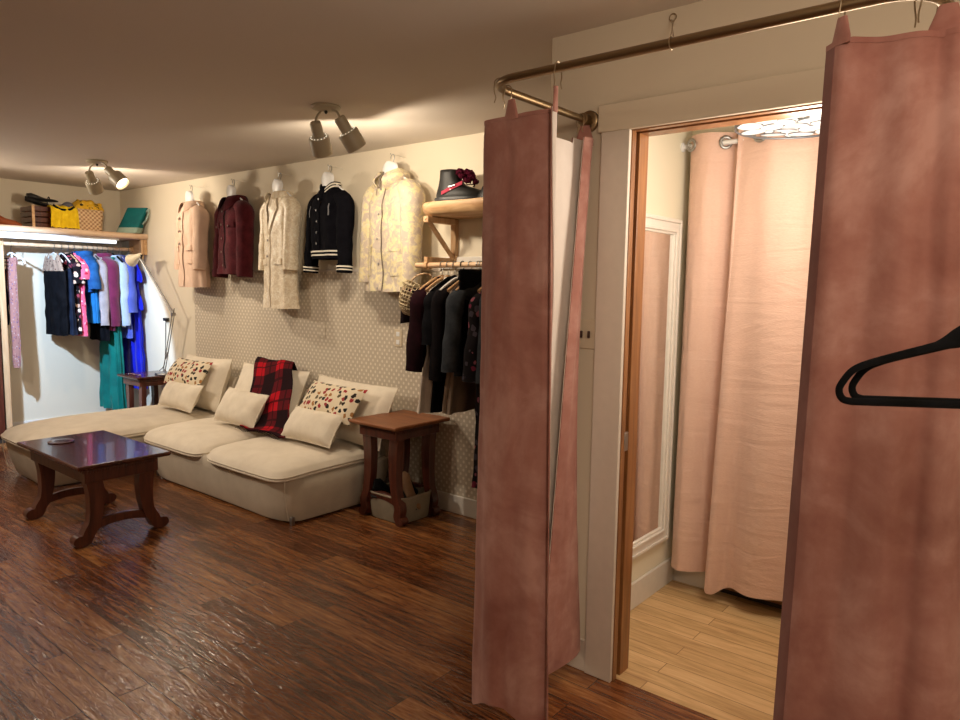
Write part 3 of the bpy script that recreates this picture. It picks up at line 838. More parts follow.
# 1 peach trench coat
loc = jacket_place(-6.00, 2.325, RZJ, 'the peach coat')
o, t = coat_base('trench_coat', 'peach knee length trench coat with belt, leftmost on the wall', 'coat', jm['pink'], jacket_prof(.735, .195, .20, .19, .235, .085), loc, RZJ, seed=1, fold=.013)
sleeves(o, jm['pink'], .185, -.085, .045, .50, .072, .06, 2)
t.strip(-.055, .012, -.05, -.73, .007).build('placket', jm['pink'], o)
t.strip(.012, .018, -.05, -.73, .005).build('placket_shadow_seam', fabric('peach_seam', (.36, .22, .15)), o)
for z in (-.14, -.25, -.36): button(o, t.front(-.10, z, .008), jm['bonel'], .011)
for z in (-.14, -.25, -.36): button(o, t.front(-.02, z, .014), jm['bonel'], .011)
t.strip(.06, .185, -.375, -.42, .018, th=.006).build('belt', jm['pink'], o, bevel=.002)
t.strip(-.185, -.075, -.375, -.42, .018, th=.006).build('belt', jm['pink'], o, bevel=.002)
for s in (-1, 1): t.strip(s * .125 - .05, s * .125 + .05, -.50, -.535, .014, th=.006).build('pocket_flap', jm['pink'], o, bevel=.002)
collar(t, jm['pink'], o, .06, .07)
# 2 maroon corduroy jacket
loc = jacket_place(-5.33, 2.322, RZJ, 'the maroon jacket')
o, t = coat_base('corduroy_jacket', 'maroon corduroy jacket, second from the left on the wall', 'jacket', jm['maroon'], jacket_prof(.62, .21, .215, .21, .22, .095), loc, RZJ, seed=3, fold=.010)
sl = sleeves(o, jm['maroon'], .20, -.085, .055, .56, .078, .062, 5)
for ob, pts, rs, s in sl: cuff(ob, pts, rs, jm['maroon'], .9, .995)
t.strip(-.052, .005, -.05, -.615, .007).build('placket', jm['maroon'], o)
t.strip(.005, .02, -.05, -.615, .003).build('front_opening', M['black'], o)
t.strip(-.215, .215, -.575, -.62, .006, 24, 3).build('waistband', jm['maroon'], o)
for s in (-1, 1):
    t.strip(s * .12 - .05, s * .12 + .05, -.20, -.245, .009).build('pocket_flap', jm['maroon'], o, bevel=.002)
    button(o, t.front(s * .12, -.235, .014), jm['bonel'], .008)
for k in range(5): button(o, t.front(-.02, -.11 - k * .11, .013), jm['bonel'], .009)
collar(t, jm['maroon'], o, .075, .10, drop=.09)
# 3 cream brocade coat
loc = jacket_place(-4.69, 2.318, RZJ, 'the cream brocade coat')
o, t = coat_base('brocade_coat', 'long cream brocade coat with lapels, in the middle of the wall', 'coat', jm['brocade'], jacket_prof(.875, .195, .20, .18, .205, .085), loc, RZJ, seed=6, fold=.012)
sleeves(o, jm['brocade'], .185, -.085, .03, .50, .070, .058, 8)
t.strip(-.05, .0, -.30, -.87, .006).build('placket', jm['brocade'], o)
t.strip(.0, .012, -.28, -.87, .003).build('front_opening', jm['satin'], o)
t.strip(lambda z: lerp(-.035, -.004, (-z - .03) / .27), lambda z: lerp(.035, .004, (-z - .03) / .27), -.03, -.30, .003).build('lining', jm['satin'], o)
for s in (-1, 1):
    t.strip(lambda z: s * lerp(.035, .004, (-z - .02) / .29), lambda z: s * (lerp(.05, .10, min(1, (-z - .02) / .10)) if -z < .13 else lerp(.10, .012, (-z - .13) / .18)), -.02, -.31, .011, 6, 22).build('lapel', jm['brocade'], o)
    t.strip(s * .115 - .06, s * .115 + .06, -.50, -.545, .010).build('pocket_flap', jm['brocade'], o, bevel=.002)
for k in range(2): button(o, t.front(-.022, -.36 - k * .12, .012), jm['bonel'], .010)
collar(t, jm['brocade'], o, .05, .06, drop=.03)
# 4 varsity jacket
loc = jacket_place(-4.09, 2.318, RZJ, 'the black varsity jacket')
o, t = coat_base('varsity_jacket', 'black varsity jacket with white striped collar, cuffs and hem', 'jacket', jm['navy'], jacket_prof(.505, .20, .21, .21, .19, .095), loc, RZJ, seed=9, fold=.008)
sl = sleeves(o, jm['navy'], .195, -.085, .045, .52, .068, .052, 11)
ivory = plain('ivory_rib', (.80, .76, .66), .8)
for ob, pts, rs, s in sl:
    cuff(ob, pts, rs, jm['navy'], .90, 1.0, .005)
    cuff(ob, pts, rs, ivory, .915, .932, .008, 'cuff_stripe'); cuff(ob, pts, rs, ivory, .952, .969, .008, 'cuff_stripe')
def hemband(z0, z1, off, mat, name):
    rr = []
    for z in (z0, lerp(z0, z1, .5), z1):
        rr.append([t.pt(2 * PI * k / 56, z, off) for k in range(56)])
    rr += [[Vector((p.x * .97, p.y * .95, p.z)) for p in rr[-1]], [Vector((p.x * .97, p.y * .95, p.z)) for p in rr[0]]]
    m = MB(); m.loft(rr, close=True); return m.build(name, mat, o)
hemband(-.435, -.508, .004, jm['navy'], 'hem_rib')
hemband(-.450, -.461, .0075, ivory, 'hem_stripe'); hemband(-.476, -.487, .0075, ivory, 'hem_stripe')
t.strip(-.035, .008, -.05, -.435, .006).build('placket', jm['navy'], o)
for k in range(5): button(o, t.front(-.012, -.09 - k * .078, .012), M['blackp'], .009)
for s in (-1, 1):
    t.strip(lambda z: s * .13 - .004, lambda z: s * .13 + .004, -.13, -.21, .008).build('pocket_welt', plain('grey_welt' , (.22, .22, .24), .6), o)
b = MB(); hw, hd = t.dims(-.012)
for h0, h1, mt, nm, gr in ((-.03, .032, jm['navy'], 'collar_rib', 0), (-.006, .003, ivory, 'collar_stripe', .004), (.013, .022, ivory, 'collar_stripe', .004)):
    b = MB()
    b.sheet(lambda u, v: Vector(((hw + .012 + gr - .006 * v) * math.cos(lerp(-PI / 2 + .45, 3 * PI / 2 - .45, u)), (hd + .014 + gr - .006 * v) * math.sin(lerp(-PI / 2 + .45, 3 * PI / 2 - .45, u)) , lerp(h0, h1, v) - .055 * max(0, -math.sin(lerp(-PI / 2 + .45, 3 * PI / 2 - .45, u))) ** 3)), 30, 3, .004)
    b.build(nm, mt, o)
# 5 yellow printed parka
loc = jacket_place(-3.45, 2.330, RZJ, 'the yellow parka')
o, t = coat_base('hooded_parka', 'yellow and grey printed hooded parka, beside the shoe shelf', 'coat', jm['camo'], jacket_prof(.74, .215, .225, .225, .255, .095, .085), loc, RZJ, seed=13, fold=.016, nf=6)
sl = sleeves(o, jm['camo'], .205, -.085, .05, .60, .085, .060, 15)
for ob, pts, rs, s in sl: cuff(ob, pts, rs, jm['camo'], .92, .99)
t.strip(-.036, .014, .0, -.735, .008).build('placket', jm['camo'], o)
t.strip(.014, .020, .0, -.735, .006).build('zip', plain('zip_grey', (.16, .13, .10), .5), o)
for k in range(5): button(o, t.front(-.012, -.08 - k * .16, .013), M['steel'], .007, 'snap')
for s in (-1, 1):
    t.strip(s * .15 - .07, s * .15 + .07, -.44, -.485, .010).build('pocket_flap', jm['camo'], o, bevel=.002)
    t.strip(s * .15 - .062, s * .15 + .062, -.485, -.64, .006).build('pocket', jm['camo'], o, bevel=.002)
b = MB()
def hood(u, v):
    a = lerp(-PI / 2 + .35, 3 * PI / 2 - .35, u); bk = max(0, math.sin(a))
    k = math.sin(PI * v)
    return Vector(((.095 + .042 * k + .01 * nz(u * 9, v * 4, 1)) * math.cos(a), (.066 + .05 * k) * math.sin(a) - .01, .052 - .11 * v - .03 * max(0, -math.sin(a)) ** 2 + .02 * bk * k))
b.sheet(hood, 32, 10, .006); b.build('hood', jm['camo'], o)
MB().tube(catmull([(-.03, -.086, .0), (-.028, -.10, -.06), (-.032, -.108, -.12)], 4), .003, 6).build('drawstring', plain('cord_tan', (.25, .2, .12)), o)
b = MB(); b.tube(catmull([(-.03, -.05, .035), (-.02, -.085, -.01), (-.005, -.10, -.07)], 4), .005, 6); b.build('hood_edge', plain('zip_grey2', (.18, .15, .12), .5), o)
# ------------------------------------------------------------------ left closet: shelf, light tube, rail
t = thing('closet_shelf', 'long wooden shelf along the left wall holding bags and baskets', 'shelf', (0, 0, 0))
m = MB(); nn = 60; top = []; 
rings = []
for k in range(nn + 1):
    y = lerp(1.2, YB - .002, k / nn); e = -7.085 + .012 * nz(y * 3, 1, 1) + .006 * nz(y * 11, 2, 1)
    rings.append([(XL + .002, y, 1.895), (e - .012, y, 1.895), (e, y, 1.905), (e + .004, y, 1.925), (e - .004, y, 1.945), (e - .014, y, 1.95), (XL + .002, y, 1.95)])
m.loft(rings); m.build('board', M['pine_y'], t)
MB().box(-7.42, -7.10, YB - .035, YB - .002, 1.745, 1.894).build('end_cleat', M['pine'], t, bevel=.003)
MB().box(-7.155, -7.105, YB - .06, YB - .036, 1.70, 1.894).build('end_bracket', M['pine_z'], t, bevel=.003)
MB().box(-7.40, -7.335, 2.175, 2.225, 0, 1.894).build('post', M['pine_z'], t, bevel=.004)
t = thing('light_tube', 'white glowing light tube fixed under the closet shelf', 'light', (-7.17, 2.2, 1.865))
led = NT('led_glow'); led.set(col=(.9, .95, 1), emc=(.80, .90, 1.0), ems=LED_E)
MB().tube([(0, -.75, -.008), (0, .93, -.008)], .016, 12).build('tube', led.m, t)
MB().box(-.03, .03, -.77, .95, .008, .0295).build('housing', M['whitep'], t, bevel=.003)
RX = -7.36; RZ = 1.80
t = thing('closet_rail', 'wooden clothes rail under the shelf on the left wall', 'rail', (RX, 0, RZ))
MB().tube([(0, 1.5, 0), (0, YB - .036, 0)], .017, 14).build('rod', M['dowel'], t)
for y in (2.20, YB - .045): MB().lathe([(.032, -.01), (.034, 0), (.032, .01)], Matrix.Translation((0, y, 0)) @ Matrix.Rotation(R(90), 4, 'X'), 18).build('socket', M['pine'], t)

RG = 'hangers on the closet rail'
rt_ = RZ + .0195
def on_rail(y, who, mat, half=.20, rz=0, hh=.085, drop=.085, flat=False, hook=None, bar=False):
    hanger('clothes_hanger', who, (RX, y, rt_), rz, mat, hook or M['steel'], hh=hh, half=half, group=RG, drop=drop, flat=flat, bar=bar)
f = {}
f['blk'] = fabric('black_crepe', (.008, .008, .010), (.004, .004, .005), 15)
f['navy'] = fabric('navy_crepe', (.018, .024, .045), (.010, .014, .028), 12)
f['lace'] = spots('beige_lace', (.34, .23, .17), [(.10, .05, .04), (.46, .34, .26), (.18, .10, .08)], 45, .36)
f['floral'] = spots('dark_floral', (.010, .008, .010), [(.55, .36, .28), (.30, .05, .08), (.75, .60, .52), (.05, .02, .03)], 22, .42, jig=.02)
f['pinkfl'] = spots('pink_floral', (.75, .12, .22), [(.80, .55, .55), (.45, .02, .06), (.85, .30, .36)], 24, .36, jig=.02)
f['denim'] = fabric('blue_denim', (.015, .10, .30), (.008, .05, .18), 14)
f['sky'] = fabric('sky_cotton', (.02, .21, .52), (.015, .15, .4), 8)
f['grey'] = fabric('grey_knit', (.40, .37, .40), (.30, .28, .31), 14)
f['plum'] = fabric('plum_knit', (.17, .018, .07), (.11, .01, .045), 9, sheen=.3)
f['pale'] = fabric('pale_blue_cotton', (.46, .56, .70), (.36, .46, .62), 9)
f['peri'] = fabric('periwinkle', (.10, .14, .52), (.07, .10, .42), 9)
f['royal'] = fabric('royal_blue', (.006, .015, .62), (.004, .010, .42), 6, sheen=.2)
f['teal'] = fabric('teal_satin', (.005, .19, .16), (.003, .11, .10), 5, rough=.5)
CG = 'clothes on the closet rail'
def slim(L, sh=.19, waist=.17, hem=.19, d=.035, neck=.06, dh=None): return jacket_prof(L, sh * .97, sh * .97, waist * .97, hem * .97, d * .8, neck * .95, dh)
def dress(L, top=.12, waist=.15, hem=.24, d=.04, dh=.05):
    return [(0, top * .95, d * .6), (-.01, top, d * .8), (-.12, lerp(top, waist, .6), d), (-.30, waist, d), (-L * .6, lerp(waist, hem, .6), dh), (-L, hem, dh)]
zc = RZ - .065
# tie rack with ties and scarf
t = thing('tie_hanger', 'white rung hanger at the left end of the closet rail', 'hanger', (RX - .02, 2.295, rt_), (0, 0, R(14)))
MB().tube(catmull([(-.018, 0, -.02), (0, 0, .002), (.02, 0, -.02), (.004, 0, -.05), (0, 0, -.10)], 5), .003, 7).build('hook', M['blackp'], t)
MB().tube(catmull([(-.20, 0, -.20), (-.16, 0, -.155), (-.06, 0, -.12), (0, 0, -.10), (.06, 0, -.12), (.16, 0, -.155), (.20, 0, -.20)], 4), .008, 8).build('frame', M['whitep'], t)
for k in range(4): MB().tube([(-.19 , -.006, -.15 - k * .034), (.02, -.006, -.15 - k * .034)], .005, 8).build('rung', M['blackp'], t)
MB().box(-.197, -.185, -.012, 0, -.27, -.12).build('side_bar', M['whitep'], t); MB().box(.015, .027, -.012, 0, -.27, -.10).build('side_bar', M['whitep'], t)
def strip_cloth(name, label, cat, mat, pts, w0, w1, loc, seed, group, rz=0):
    o = thing(name, label, cat, loc, (0, 0, R(rz)), group); P = catmull(pts, 6); b = MB()
    def fn(u, v):
        g = v * (len(P) - 1); i = min(int(g), len(P) - 2); p = P[i].lerp(P[i + 1], g - i)
        w = lerp(w0, w1, v) * (1 - .35 * max(0, v - .93) / .07)
        return Vector((p.x + (u - .5) * w, p.y + .015 * math.sin(u * 8 + v * 4 + seed) * (w / .08) * .5 + .006 * nz(u * 4, v * 9, seed), p.z))
    b.sheet(fn, 8, 40, .004); b.build('cloth', mat, o); return o
TG = 'ties and scarf on the rung hanger'
strip_cloth('neck_tie', 'dark blue tie on the rung hanger at the closet end', 'tie', f['navy'], [(0, .012, -.02), (0, -.004, .012), (0, -.014, -.05), (.005, -.016, -.25), (.01, -.018, -.50)], .05, .075, (RX - .175, 2.295, RZ - .24), 1, TG, 14)
strip_cloth('neck_tie', 'plum red tie on the rung hanger at the closet end', 'tie', f['plum'], [(0, .012, -.02), (0, -.004, .012), (0, -.014, -.05), (.005, -.016, -.2), (.01, -.018, -.40)], .04, .05, (RX - .125, 2.31, RZ - .20), 3, TG, 14)
strip_cloth('neck_scarf', 'long pink speckled scarf on the rung hanger at the closet end', 'scarf', spots('pink_speckle', (.36, .17, .15), [(.16, .05, .07), (.50, .38, .38), (.12, .10, .24)], 60, .34), [(0, .012, -.05), (0, -.006, .014), (0, -.018, -.06), (.01, -.022, -.4), (.03, -.024, -.75), (.03, -.024, -.99)], .12, .16, (RX - .02, 2.30, RZ - .135), 5, TG, 14)

def rail_dress(name, label, cat, mat, prof, y, rz=0, seed=0, fold=.012, zz=None, nf=8):
    return coat_base(name, label, cat, mat, prof, (RX, y, zz if zz else zc), rz, CG, seed, fold, nf)
# black dress with lace top
on_rail(2.64, 'white hanger holding the black dress with lace top', M['whitep'], .17, 4)
o, t = rail_dress('lace_top_dress', 'black strapless dress with beige lace top, leftmost dress on the rail', 'dress', f['blk'], [(0, .205, .022), (-.02, .21, .026), (-.3, .205, .028), (-.61, .20, .03)], 2.64, 4, 1, .008, 1.575)
b = MB()
b.sheet(lambda u, v: Vector((lerp(-1, 1, u) * lerp(.125, .205, v ** .7), -.018 - .014 * math.sin(PI * u) - .004 * math.sin(u * 30), lerp(.115 + .022 * math.cos(u * 4 * PI), -.01, v))), 24, 8, .004); b.build('lace_top', f['lace'], o)
for s in (-1, 1): MB().tube([(s * .10, -.02, .11), (s * .085, -.008, .15), (s * .08, .0, .165)], .004, 6).build('strap', f['lace'], o)
on_rail(2.705, 'white hanger holding the navy skirt dress', M['whitep'], .17, 3)
o, t = rail_dress('navy_skirt', 'dark navy skirt with scalloped hem behind the lace top dress', 'skirt', f['navy'], [(0, .19, .028), (-.05, .205, .03), (-.3, .215, .034), (-.62, .225, .036)], 2.70, 3, 4, .010, 1.59)
b = MB(); b.sheet(lambda u, v: t.front(lerp(-.17, .17, u), lerp(-.0, -.035, v), .004), 20, 3, .003); b.build('waistband', f['blk'], o)
# dark floral dress
on_rail(2.765, 'beige wooden hanger holding the dark floral dress', M['pine'], .19, 2, flat=True)
o, t = rail_dress('floral_dress', 'black dress with beige and red flowers on the closet rail', 'dress', f['floral'], slim(.76, .20, .18, .215, .034), 2.765, 2, 6, .010)
sleeves(o, f['floral'], .19, -.085, .03, .20, .05, .052, 3, sq=.6, yf=0)
# pink floral dress
on_rail(2.815, 'white hanger holding the pink floral dress', M['whitep'], .18, 2)
o, t = rail_dress('pink_dress', 'pink flowered short sleeved dress on the closet rail', 'dress', f['pinkfl'], slim(.78, .205, .19, .23, .034), 2.815, 2, 8, .010)
sleeves(o, f['pinkfl'], .195, -.085, .03, .16, .052, .055, 3, sq=.6, yf=0)
# denim shirt
on_rail(2.89, 'black hanger holding the blue denim shirt', M['black'], .19, 2, flat=True)
o, t = rail_dress('denim_shirt', 'blue short sleeved denim shirt on the closet rail', 'shirt', f['denim'], slim(.36, .21, .20, .20, .036), 2.89, 2, 9, .008, zc + .02)
sleeves(o, f['denim'], .20, -.085, .04, .27, .058, .06, 5, sq=.62, yf=0); collar(t, f['denim'], o, .05, .05)
b = t.strip(-.01, .01, -.05, -.35, .006); b.build('placket', f['denim'], o)
o, t = rail_dress('sky_top', 'bright sky blue long top hanging below the denim shirt', 'top', f['sky'], slim(.66, .20, .19, .20, .030), 2.935, 2, 10, .008, zc)
on_rail(2.935, 'white hanger holding the sky blue top', M['whitep'], .18, 2)
# grey knit
on_rail(2.985, 'black hanger holding the grey knit cardigan', M['black'], .18, 2, flat=True)
o, t = rail_dress('grey_cardigan', 'pale grey knitted cardigan on the closet rail', 'cardigan', f['grey'], slim(.66, .19, .18, .20, .034), 2.985, 2, 12, .008)
sleeves(o, f['grey'], .19, -.085, .03, .60, .05, .04, 5, sq=.62, yf=0)
o, t = rail_dress('black_tunic', 'black tunic hanging low behind the grey cardigan', 'tunic', f['blk'], slim(.84, .18, .17, .20, .026), 3.025, 2, 13, .010)
on_rail(3.025, 'white hanger holding the black tunic', M['whitep'], .17, 2)
# plum cardigan
on_rail(3.075, 'black hanger holding the plum cardigan', M['black'], .19, 2, flat=True)
o, t = rail_dress('plum_cardigan', 'plum red long sleeved cardigan on the closet rail', 'cardigan', f['plum'], slim(.75, .205, .19, .20, .038), 3.075, 2, 14, .010, zc + .01)
sleeves(o, f['plum'], .20, -.085, .035, .62, .055, .042, 7, sq=.65, yf=0); collar(t, f['plum'], o, .045, .03)
# teal maxi dress
on_rail(3.125, 'white hanger holding the long teal dress', M['whitep'], .15, 2)
o, t = rail_dress('teal_maxi_dress', 'long teal green dress reaching almost to the floor', 'dress', f['teal'], dress(1.52, .12, .14, .23, .03, .04), 3.13, 2, 16, .020, zc - .02, 11)
# pale blue shirt
on_rail(3.175, 'black hanger holding the pale blue shirt', M['black'], .20, 2, flat=True, hh=.07)
o, t = rail_dress('pale_blue_shirt', 'pale blue long shirt with dark hem on the closet rail', 'shirt', f['pale'], slim(.70, .205, .19, .20, .032), 3.175, 2, 17, .008, zc - .005)
sleeves(o, f['pale'], .20, -.085, .03, .60, .05, .042, 7, sq=.65, yf=0); collar(t, f['pale'], o, .04, .03)
t.strip(-.18, .18, -.64, -.70, .005, 20, 3).build('hem_band', f['blk'], o)
# periwinkle
on_rail(3.235, 'white hanger holding the periwinkle blouse', M['whitep'], .18, 2)
o, t = rail_dress('periwinkle_blouse', 'periwinkle blue blouse on the closet rail', 'blouse', f['peri'], slim(.82, .195, .19, .21, .034), 3.235, 2, 19, .012)
sleeves(o, f['peri'], .19, -.085, .035, .48, .055, .06, 7, sq=.65, yf=0)
# royal blue tiered dress
on_rail(3.325, 'white hanger holding the royal blue dress', M['whitep'], .15, 2)
o, t = rail_dress('tiered_dress', 'royal blue long dress with ruffled tiers, rightmost on the rail', 'dress', f['royal'], [(.02, .11, .03), (0, .13, .034), (-.1, .16, .036), (-.35, .17, .038), (-.8, .20, .042), (-1.32, .235, .044)], 3.33, 2, 21, .016, zc - .02, 10)
for k, (z0, z1, w) in enumerate(((-.02, -.24, .25), (-.26, -.52, .245))):
    b = MB(); rr = []
    for q in range(9):
        v = q / 8; z = lerp(z0, z1, v); ww = lerp(.155, w, sm(v * 1.2)); 
        rr.append([Vector((ww * math.cos(a) + .006 * math.sin(a * 13) * v, (.036 + .016 * v + .010 * v * math.sin(a * 11 + k)) * math.sin(a), z + .010 * v * math.sin(a * 11))) for a in [2 * PI * j / 60 for j in range(60)]])
    rr.append([p * 1.0 + Vector((-p.x * .04, -p.y * .1, .004)) for p in rr[-1]])
    b.loft(rr, True, False); b.build('ruffle_tier', f['royal'], o)

# ------------------------------------------------------------------ things on the closet shelf
ST = 1.951
# rust leather shoe / bag at the left end
t = thing('leather_shoe', 'rust brown leather shoe with pointed toe at the left end of the closet shelf', 'shoe', (-7.35, 2.23, ST), (0, 0, R(80)))
shoe_mesh(.30, .10, .13, .03).build('upper', fabric('rust_leather', (.32, .085, .03), (.24, .06, .02), 10, rough=.45), t)
MB().box(-.145, .12, -.035, .035, 0.0, .012).build('sole', M['mahog_leg'], t, bevel=.004)
t = thing('blue_pouch', 'small dark blue patterned pouch behind the rust shoe', 'pouch', (-7.50, 2.10, ST), (0, 0, R(80)))
b, _ = pillow_mesh(.22, .20, .08, 3); b.build('pouch_body', spots('pouch_print', (.02, .05, .10), [(.20, .40, .48), (.01, .01, .02)], 40, .3), t)
MB().tube(catmull([(-.09, 0, .19), (-.05, 0, .25), (.05, 0, .25), (.09, 0, .19)], 5), .006, 7).build('strap', M['blackp'], t)
def weave_mat(name, c1, c2, k=160):
    t = NT(name); tc = t.n('ShaderNodeTexCoord'); sp = t.n('ShaderNodeSeparateXYZ'); t.link(tc.outputs['Object'], sp.inputs[0])
    xy = t.math('ADD', sp.outputs[0], sp.outputs[1])
    s = t.math('MULTIPLY', t.math('SINE', t.math('MULTIPLY', xy, k)), t.math('SINE', t.math('MULTIPLY', sp.outputs[2], k)))
    c = t.ramp(t.math('MULTIPLY_ADD', s, .5, .5), [(.25, c1), (.7, c2)])
    t.set(col=c, rough=.6); t.bump(s, .6, .008); return t.m
M['wicker'] = weave_mat('wicker', (.40, .22, .10), (.74, .53, .32))
M['straw'] = weave_mat('straw_weave', (.42, .32, .18), (.60, .48, .30))
M['wicker_dark'] = weave_mat('wicker_dark', (.10, .03, .015), (.20, .07, .035))
# wicker basket
t = thing('wicker_basket', 'wicker basket with pale front on the closet shelf', 'basket', (-7.40, 2.87, ST))
rg = [rrect(0, 0, .16 * s, .19 * s, z, 40, 8) for z, s in ((.002, .95), (.02, .97), (.10, 1.0), (.185, 1.03), (.195, 1.03), (.195, .97), (.10, .94), (.02, .9))]
MB().loft(rg).build('basket_body', M['wicker'], t)
MB().tube([(x, y, .196) for x, y, z in rrect(0, 0, .165, .195, 0, 40, 8)], .009, 7, True).build('rim', M['wicker'], t)
# dark wooden crate beside it
t = thing('wooden_crate', 'dark reddish slatted crate left of the wicker basket', 'crate', (-7.40, 2.56, ST))
m = MB()
for k in range(4):
    z0 = .004 + k * .05
    m.box(.13, .142, -.11, .11, z0, z0 + .042); m.box(-.142, -.13, -.11, .11, z0, z0 + .042)
    m.box(-.142, .142, -.122, -.11, z0, z0 + .042); m.box(-.142, .142, .11, .122, z0, z0 + .042)
m.box(-.13, .13, -.11, .11, 0, .01)
m.build('slats', M['mahog_leg'], t, smooth=False, bevel=.002)
MB().box(.142, .15, -.122, -.10, 0, .2).build('corner_post', M['pine'], t); MB().box(.142, .15, .10, .122, 0, .2).build('corner_post', M['pine'], t)
# yellow shawl draped
t = thing('yellow_shawl', 'bright yellow shawl hanging over the crate and basket edge', 'shawl', (-7.23, 2.685, ST))
pth = catmull([(-.10, 0, .17), (-.04, 0, .215), (.02, 0, .21), (.055, 0, .16), (.062, 0, .08), (.066, 0, .0)], 5)
b = MB()
def ysh(u, v):
    g = v * (len(pth) - 1); i = min(int(g), len(pth) - 2); p = pth[i].lerp(pth[i + 1], g - i)
    return Vector((p.x + .012 * math.sin(u * 22 + 2 * v) * v + .01 * nz(u * 6, v * 5, 2), (u - .5) * lerp(.21, .25, v), p.z - (.018 * (1 + math.sin(u * 19)) * .5 * (1 - v)) + .012 * (1 - abs(2 * u - 1)) * 0 + .012 * nz(u * 9, v, 4) * v + .012 * v))
b.sheet(ysh, 30, 20, .006); b.build('shawl_cloth', fabric('yellow_wool', (.86, .62, .02), (.70, .46, .01), 20, bump=.4), t)
MB().tube(catmull([(.03, -.09, .215), (.045, -.05, .185), (.05, 0, .175), (.045, .05, .185), (.03, .09, .21)], 5), .010, 7).build('neck_edging', f['blk'], t)
# dark sandals on the crate
for i, (y, z, rz, lab) in enumerate(((2.60, .215, 70, 'black sandal lying on the dark crate, lower of the two'), (2.62, .255, 84, 'black sandal lying on top of the other sandal'))):
    t = thing('black_sandal', lab, 'sandal', (-7.36, y - .05, ST + z - .008), (0, R(-4 if i else 4), R(rz)), 'sandals on the crate')
    shoe_mesh(.25, .10, .06, .03).build('sole', M['blackp'], t)
    MB().tube(catmull([(.05, -.038, .012), (.05, -.02, .04), (.05, .02, .04), (.05, .038, .012)], 4), .008, 7, sq=.5).build('strap', M['blackp'], t)
def blob(r, seed, sx=1, sy=1, sz=1, amp=.15, n=14):
    m = MB(); rg = []
    for j in range(1, n):
        th = PI * j / n
        rg.append([(lambda q: (q[0] * sx, q[1] * sy, q[2] * sz))(tuple(c * r * (1 + amp * nz(math.sin(th) * math.cos(a) * 2.5 + seed, math.sin(th) * math.sin(a) * 2.5, math.cos(th) * 2.5)) for c in (math.sin(th) * math.cos(a), math.sin(th) * math.sin(a), -math.cos(th)))) for a in [2 * PI * k / 20 for k in range(20)]])
    m.loft(rg); return m
t = thing('knit_hat', 'grey knitted hat resting between the crate and the basket', 'hat', (-7.36, 2.78, ST + .225))
b = blob(.05, 2, 1, 1, .85, .1); b.v = [(x, y, max(z, -.03)) for x, y, z in b.v]; b.build('crown', fabric('grey_wool', (.16, .16, .19), (.10, .10, .13), 40, bump=.5), t)
MB().tube([(x, y, -.028) for x, y, z in rrect(0, 0, .05, .05, 0, 24, 2)], .009, 7, True).build('brim', fabric('grey_wool_brim', (.12, .12, .15)), t)
t = thing('cream_beanie', 'small cream beanie on the crate behind the sandals', 'hat', (-7.42, 2.65, ST + .225))
b = blob(.05, 7, 1, 1.1, .7, .15); b.v = [(x, y, max(z, -.02)) for x, y, z in b.v]; b.build('crown', fabric('cream_cap_cloth', (.66, .60, .50)), t)
MB().tube([(x * .9, y, -.018) for x, y, z in rrect(0, 0, .055, .056, 0, 24, 2)], .006, 7, True).build('band', fabric('cream_band', (.5, .44, .36)), t)
t = thing('patterned_bundle', 'folded yellow and black patterned cloth in the wicker basket', 'cloth', (-7.38, 2.95, ST + .205))
b = blob(.14, 4, .95, 1.0, .72, .25, 18); b.v = [(x, y, max(z, -.05) + .012 * math.sin(y * 60)) for x, y, z in b.v]
b.build('cloth', spots('yellow_black', (.78, .46, .03), [(.02, .015, .01), (.05, .03, .01), (.80, .55, .10)], 26, .36, jig=.02), t)
# teal clutch standing by the corner
t = thing('teal_clutch', 'teal clutch bag with pale base standing at the shelf corner', 'bag', (-7.20, 3.27, ST), (0, 0, R(32)))
b = MB(); rg = []
for z, w, d_ in ((0, .075, .105), (.004, .08, .11), (.055, .070, .108), (.06, .069, .108), (.12, .052, .106), (.20, .032, .104), (.245, .022, .104), (.25, .018, .102)):
    rg.append(rrect(.42 * z, 0, d_, w * .8, z, 36, 6))
b.loft(rg[2:]); b.build('bag_body', fabric('teal_canvas', (.004, .14, .15), (.003, .10, .11), 12, rough=.6), t)
b = MB(); b.loft(rg[:3] + [rrect(.0235, 0, .107, .0555, .056, 36, 6)]); b.build('bag_base', fabric('sage_base', (.30, .40, .33), rough=.6), t)
MB().tube(catmull([(.19, 0, .21), (.225, 0, .235), (.20, 0, .15), (.15, 0, .09)], 5), .008, 7).build('wrist_strap', fabric('sage_strap', (.34, .44, .38)), t)

# ------------------------------------------------------------------ right shelf, rail and dark clothes
t = thing('shoe_shelf', 'thick live edge wooden shelf on brackets holding a boot', 'shelf', (0, 0, 0))
m = MB(); rings = []
for k in range(41):
    x = lerp(-3.045, -1.75, k / 40); e = 3.095 + .018 * nz(x * 4, 1, 3) + .008 * nz(x * 13, 2, 1) + .05 * max(0, 1 - k / 4) ** 2
    rings.append([(x, YB - .002, 1.90), (x, e + .05, 1.90), (x, e + .018, 1.915), (x, e + .004, 1.94), (x, e, 1.962), (x, e + .006, 1.975), (x, YB - .002, 1.975)])
m.loft(rings); m.build('board', M['pine'], t)
for x in (-2.99, -2.0):
    b = MB(); b.box(x - .02, x + .02, YB - .035, YB - .002, 1.60, 1.898); b.box(x - .02, x + .02, 3.12, YB - .035, 1.862, 1.898)
    o = b.build('bracket', M['pine_z'], t, bevel=.003)
    b = MB(); b.tube([(x, YB - .012, 1.635), (x, 3.125, 1.89)], .019, 4, sq=1.0)
    b.build('brace', M['pine_z'], t, smooth=False)
t = thing('garment_rail', 'wooden dowel rail with dark clothes below the shoe shelf', 'rail', (0, 3.14, 1.605))
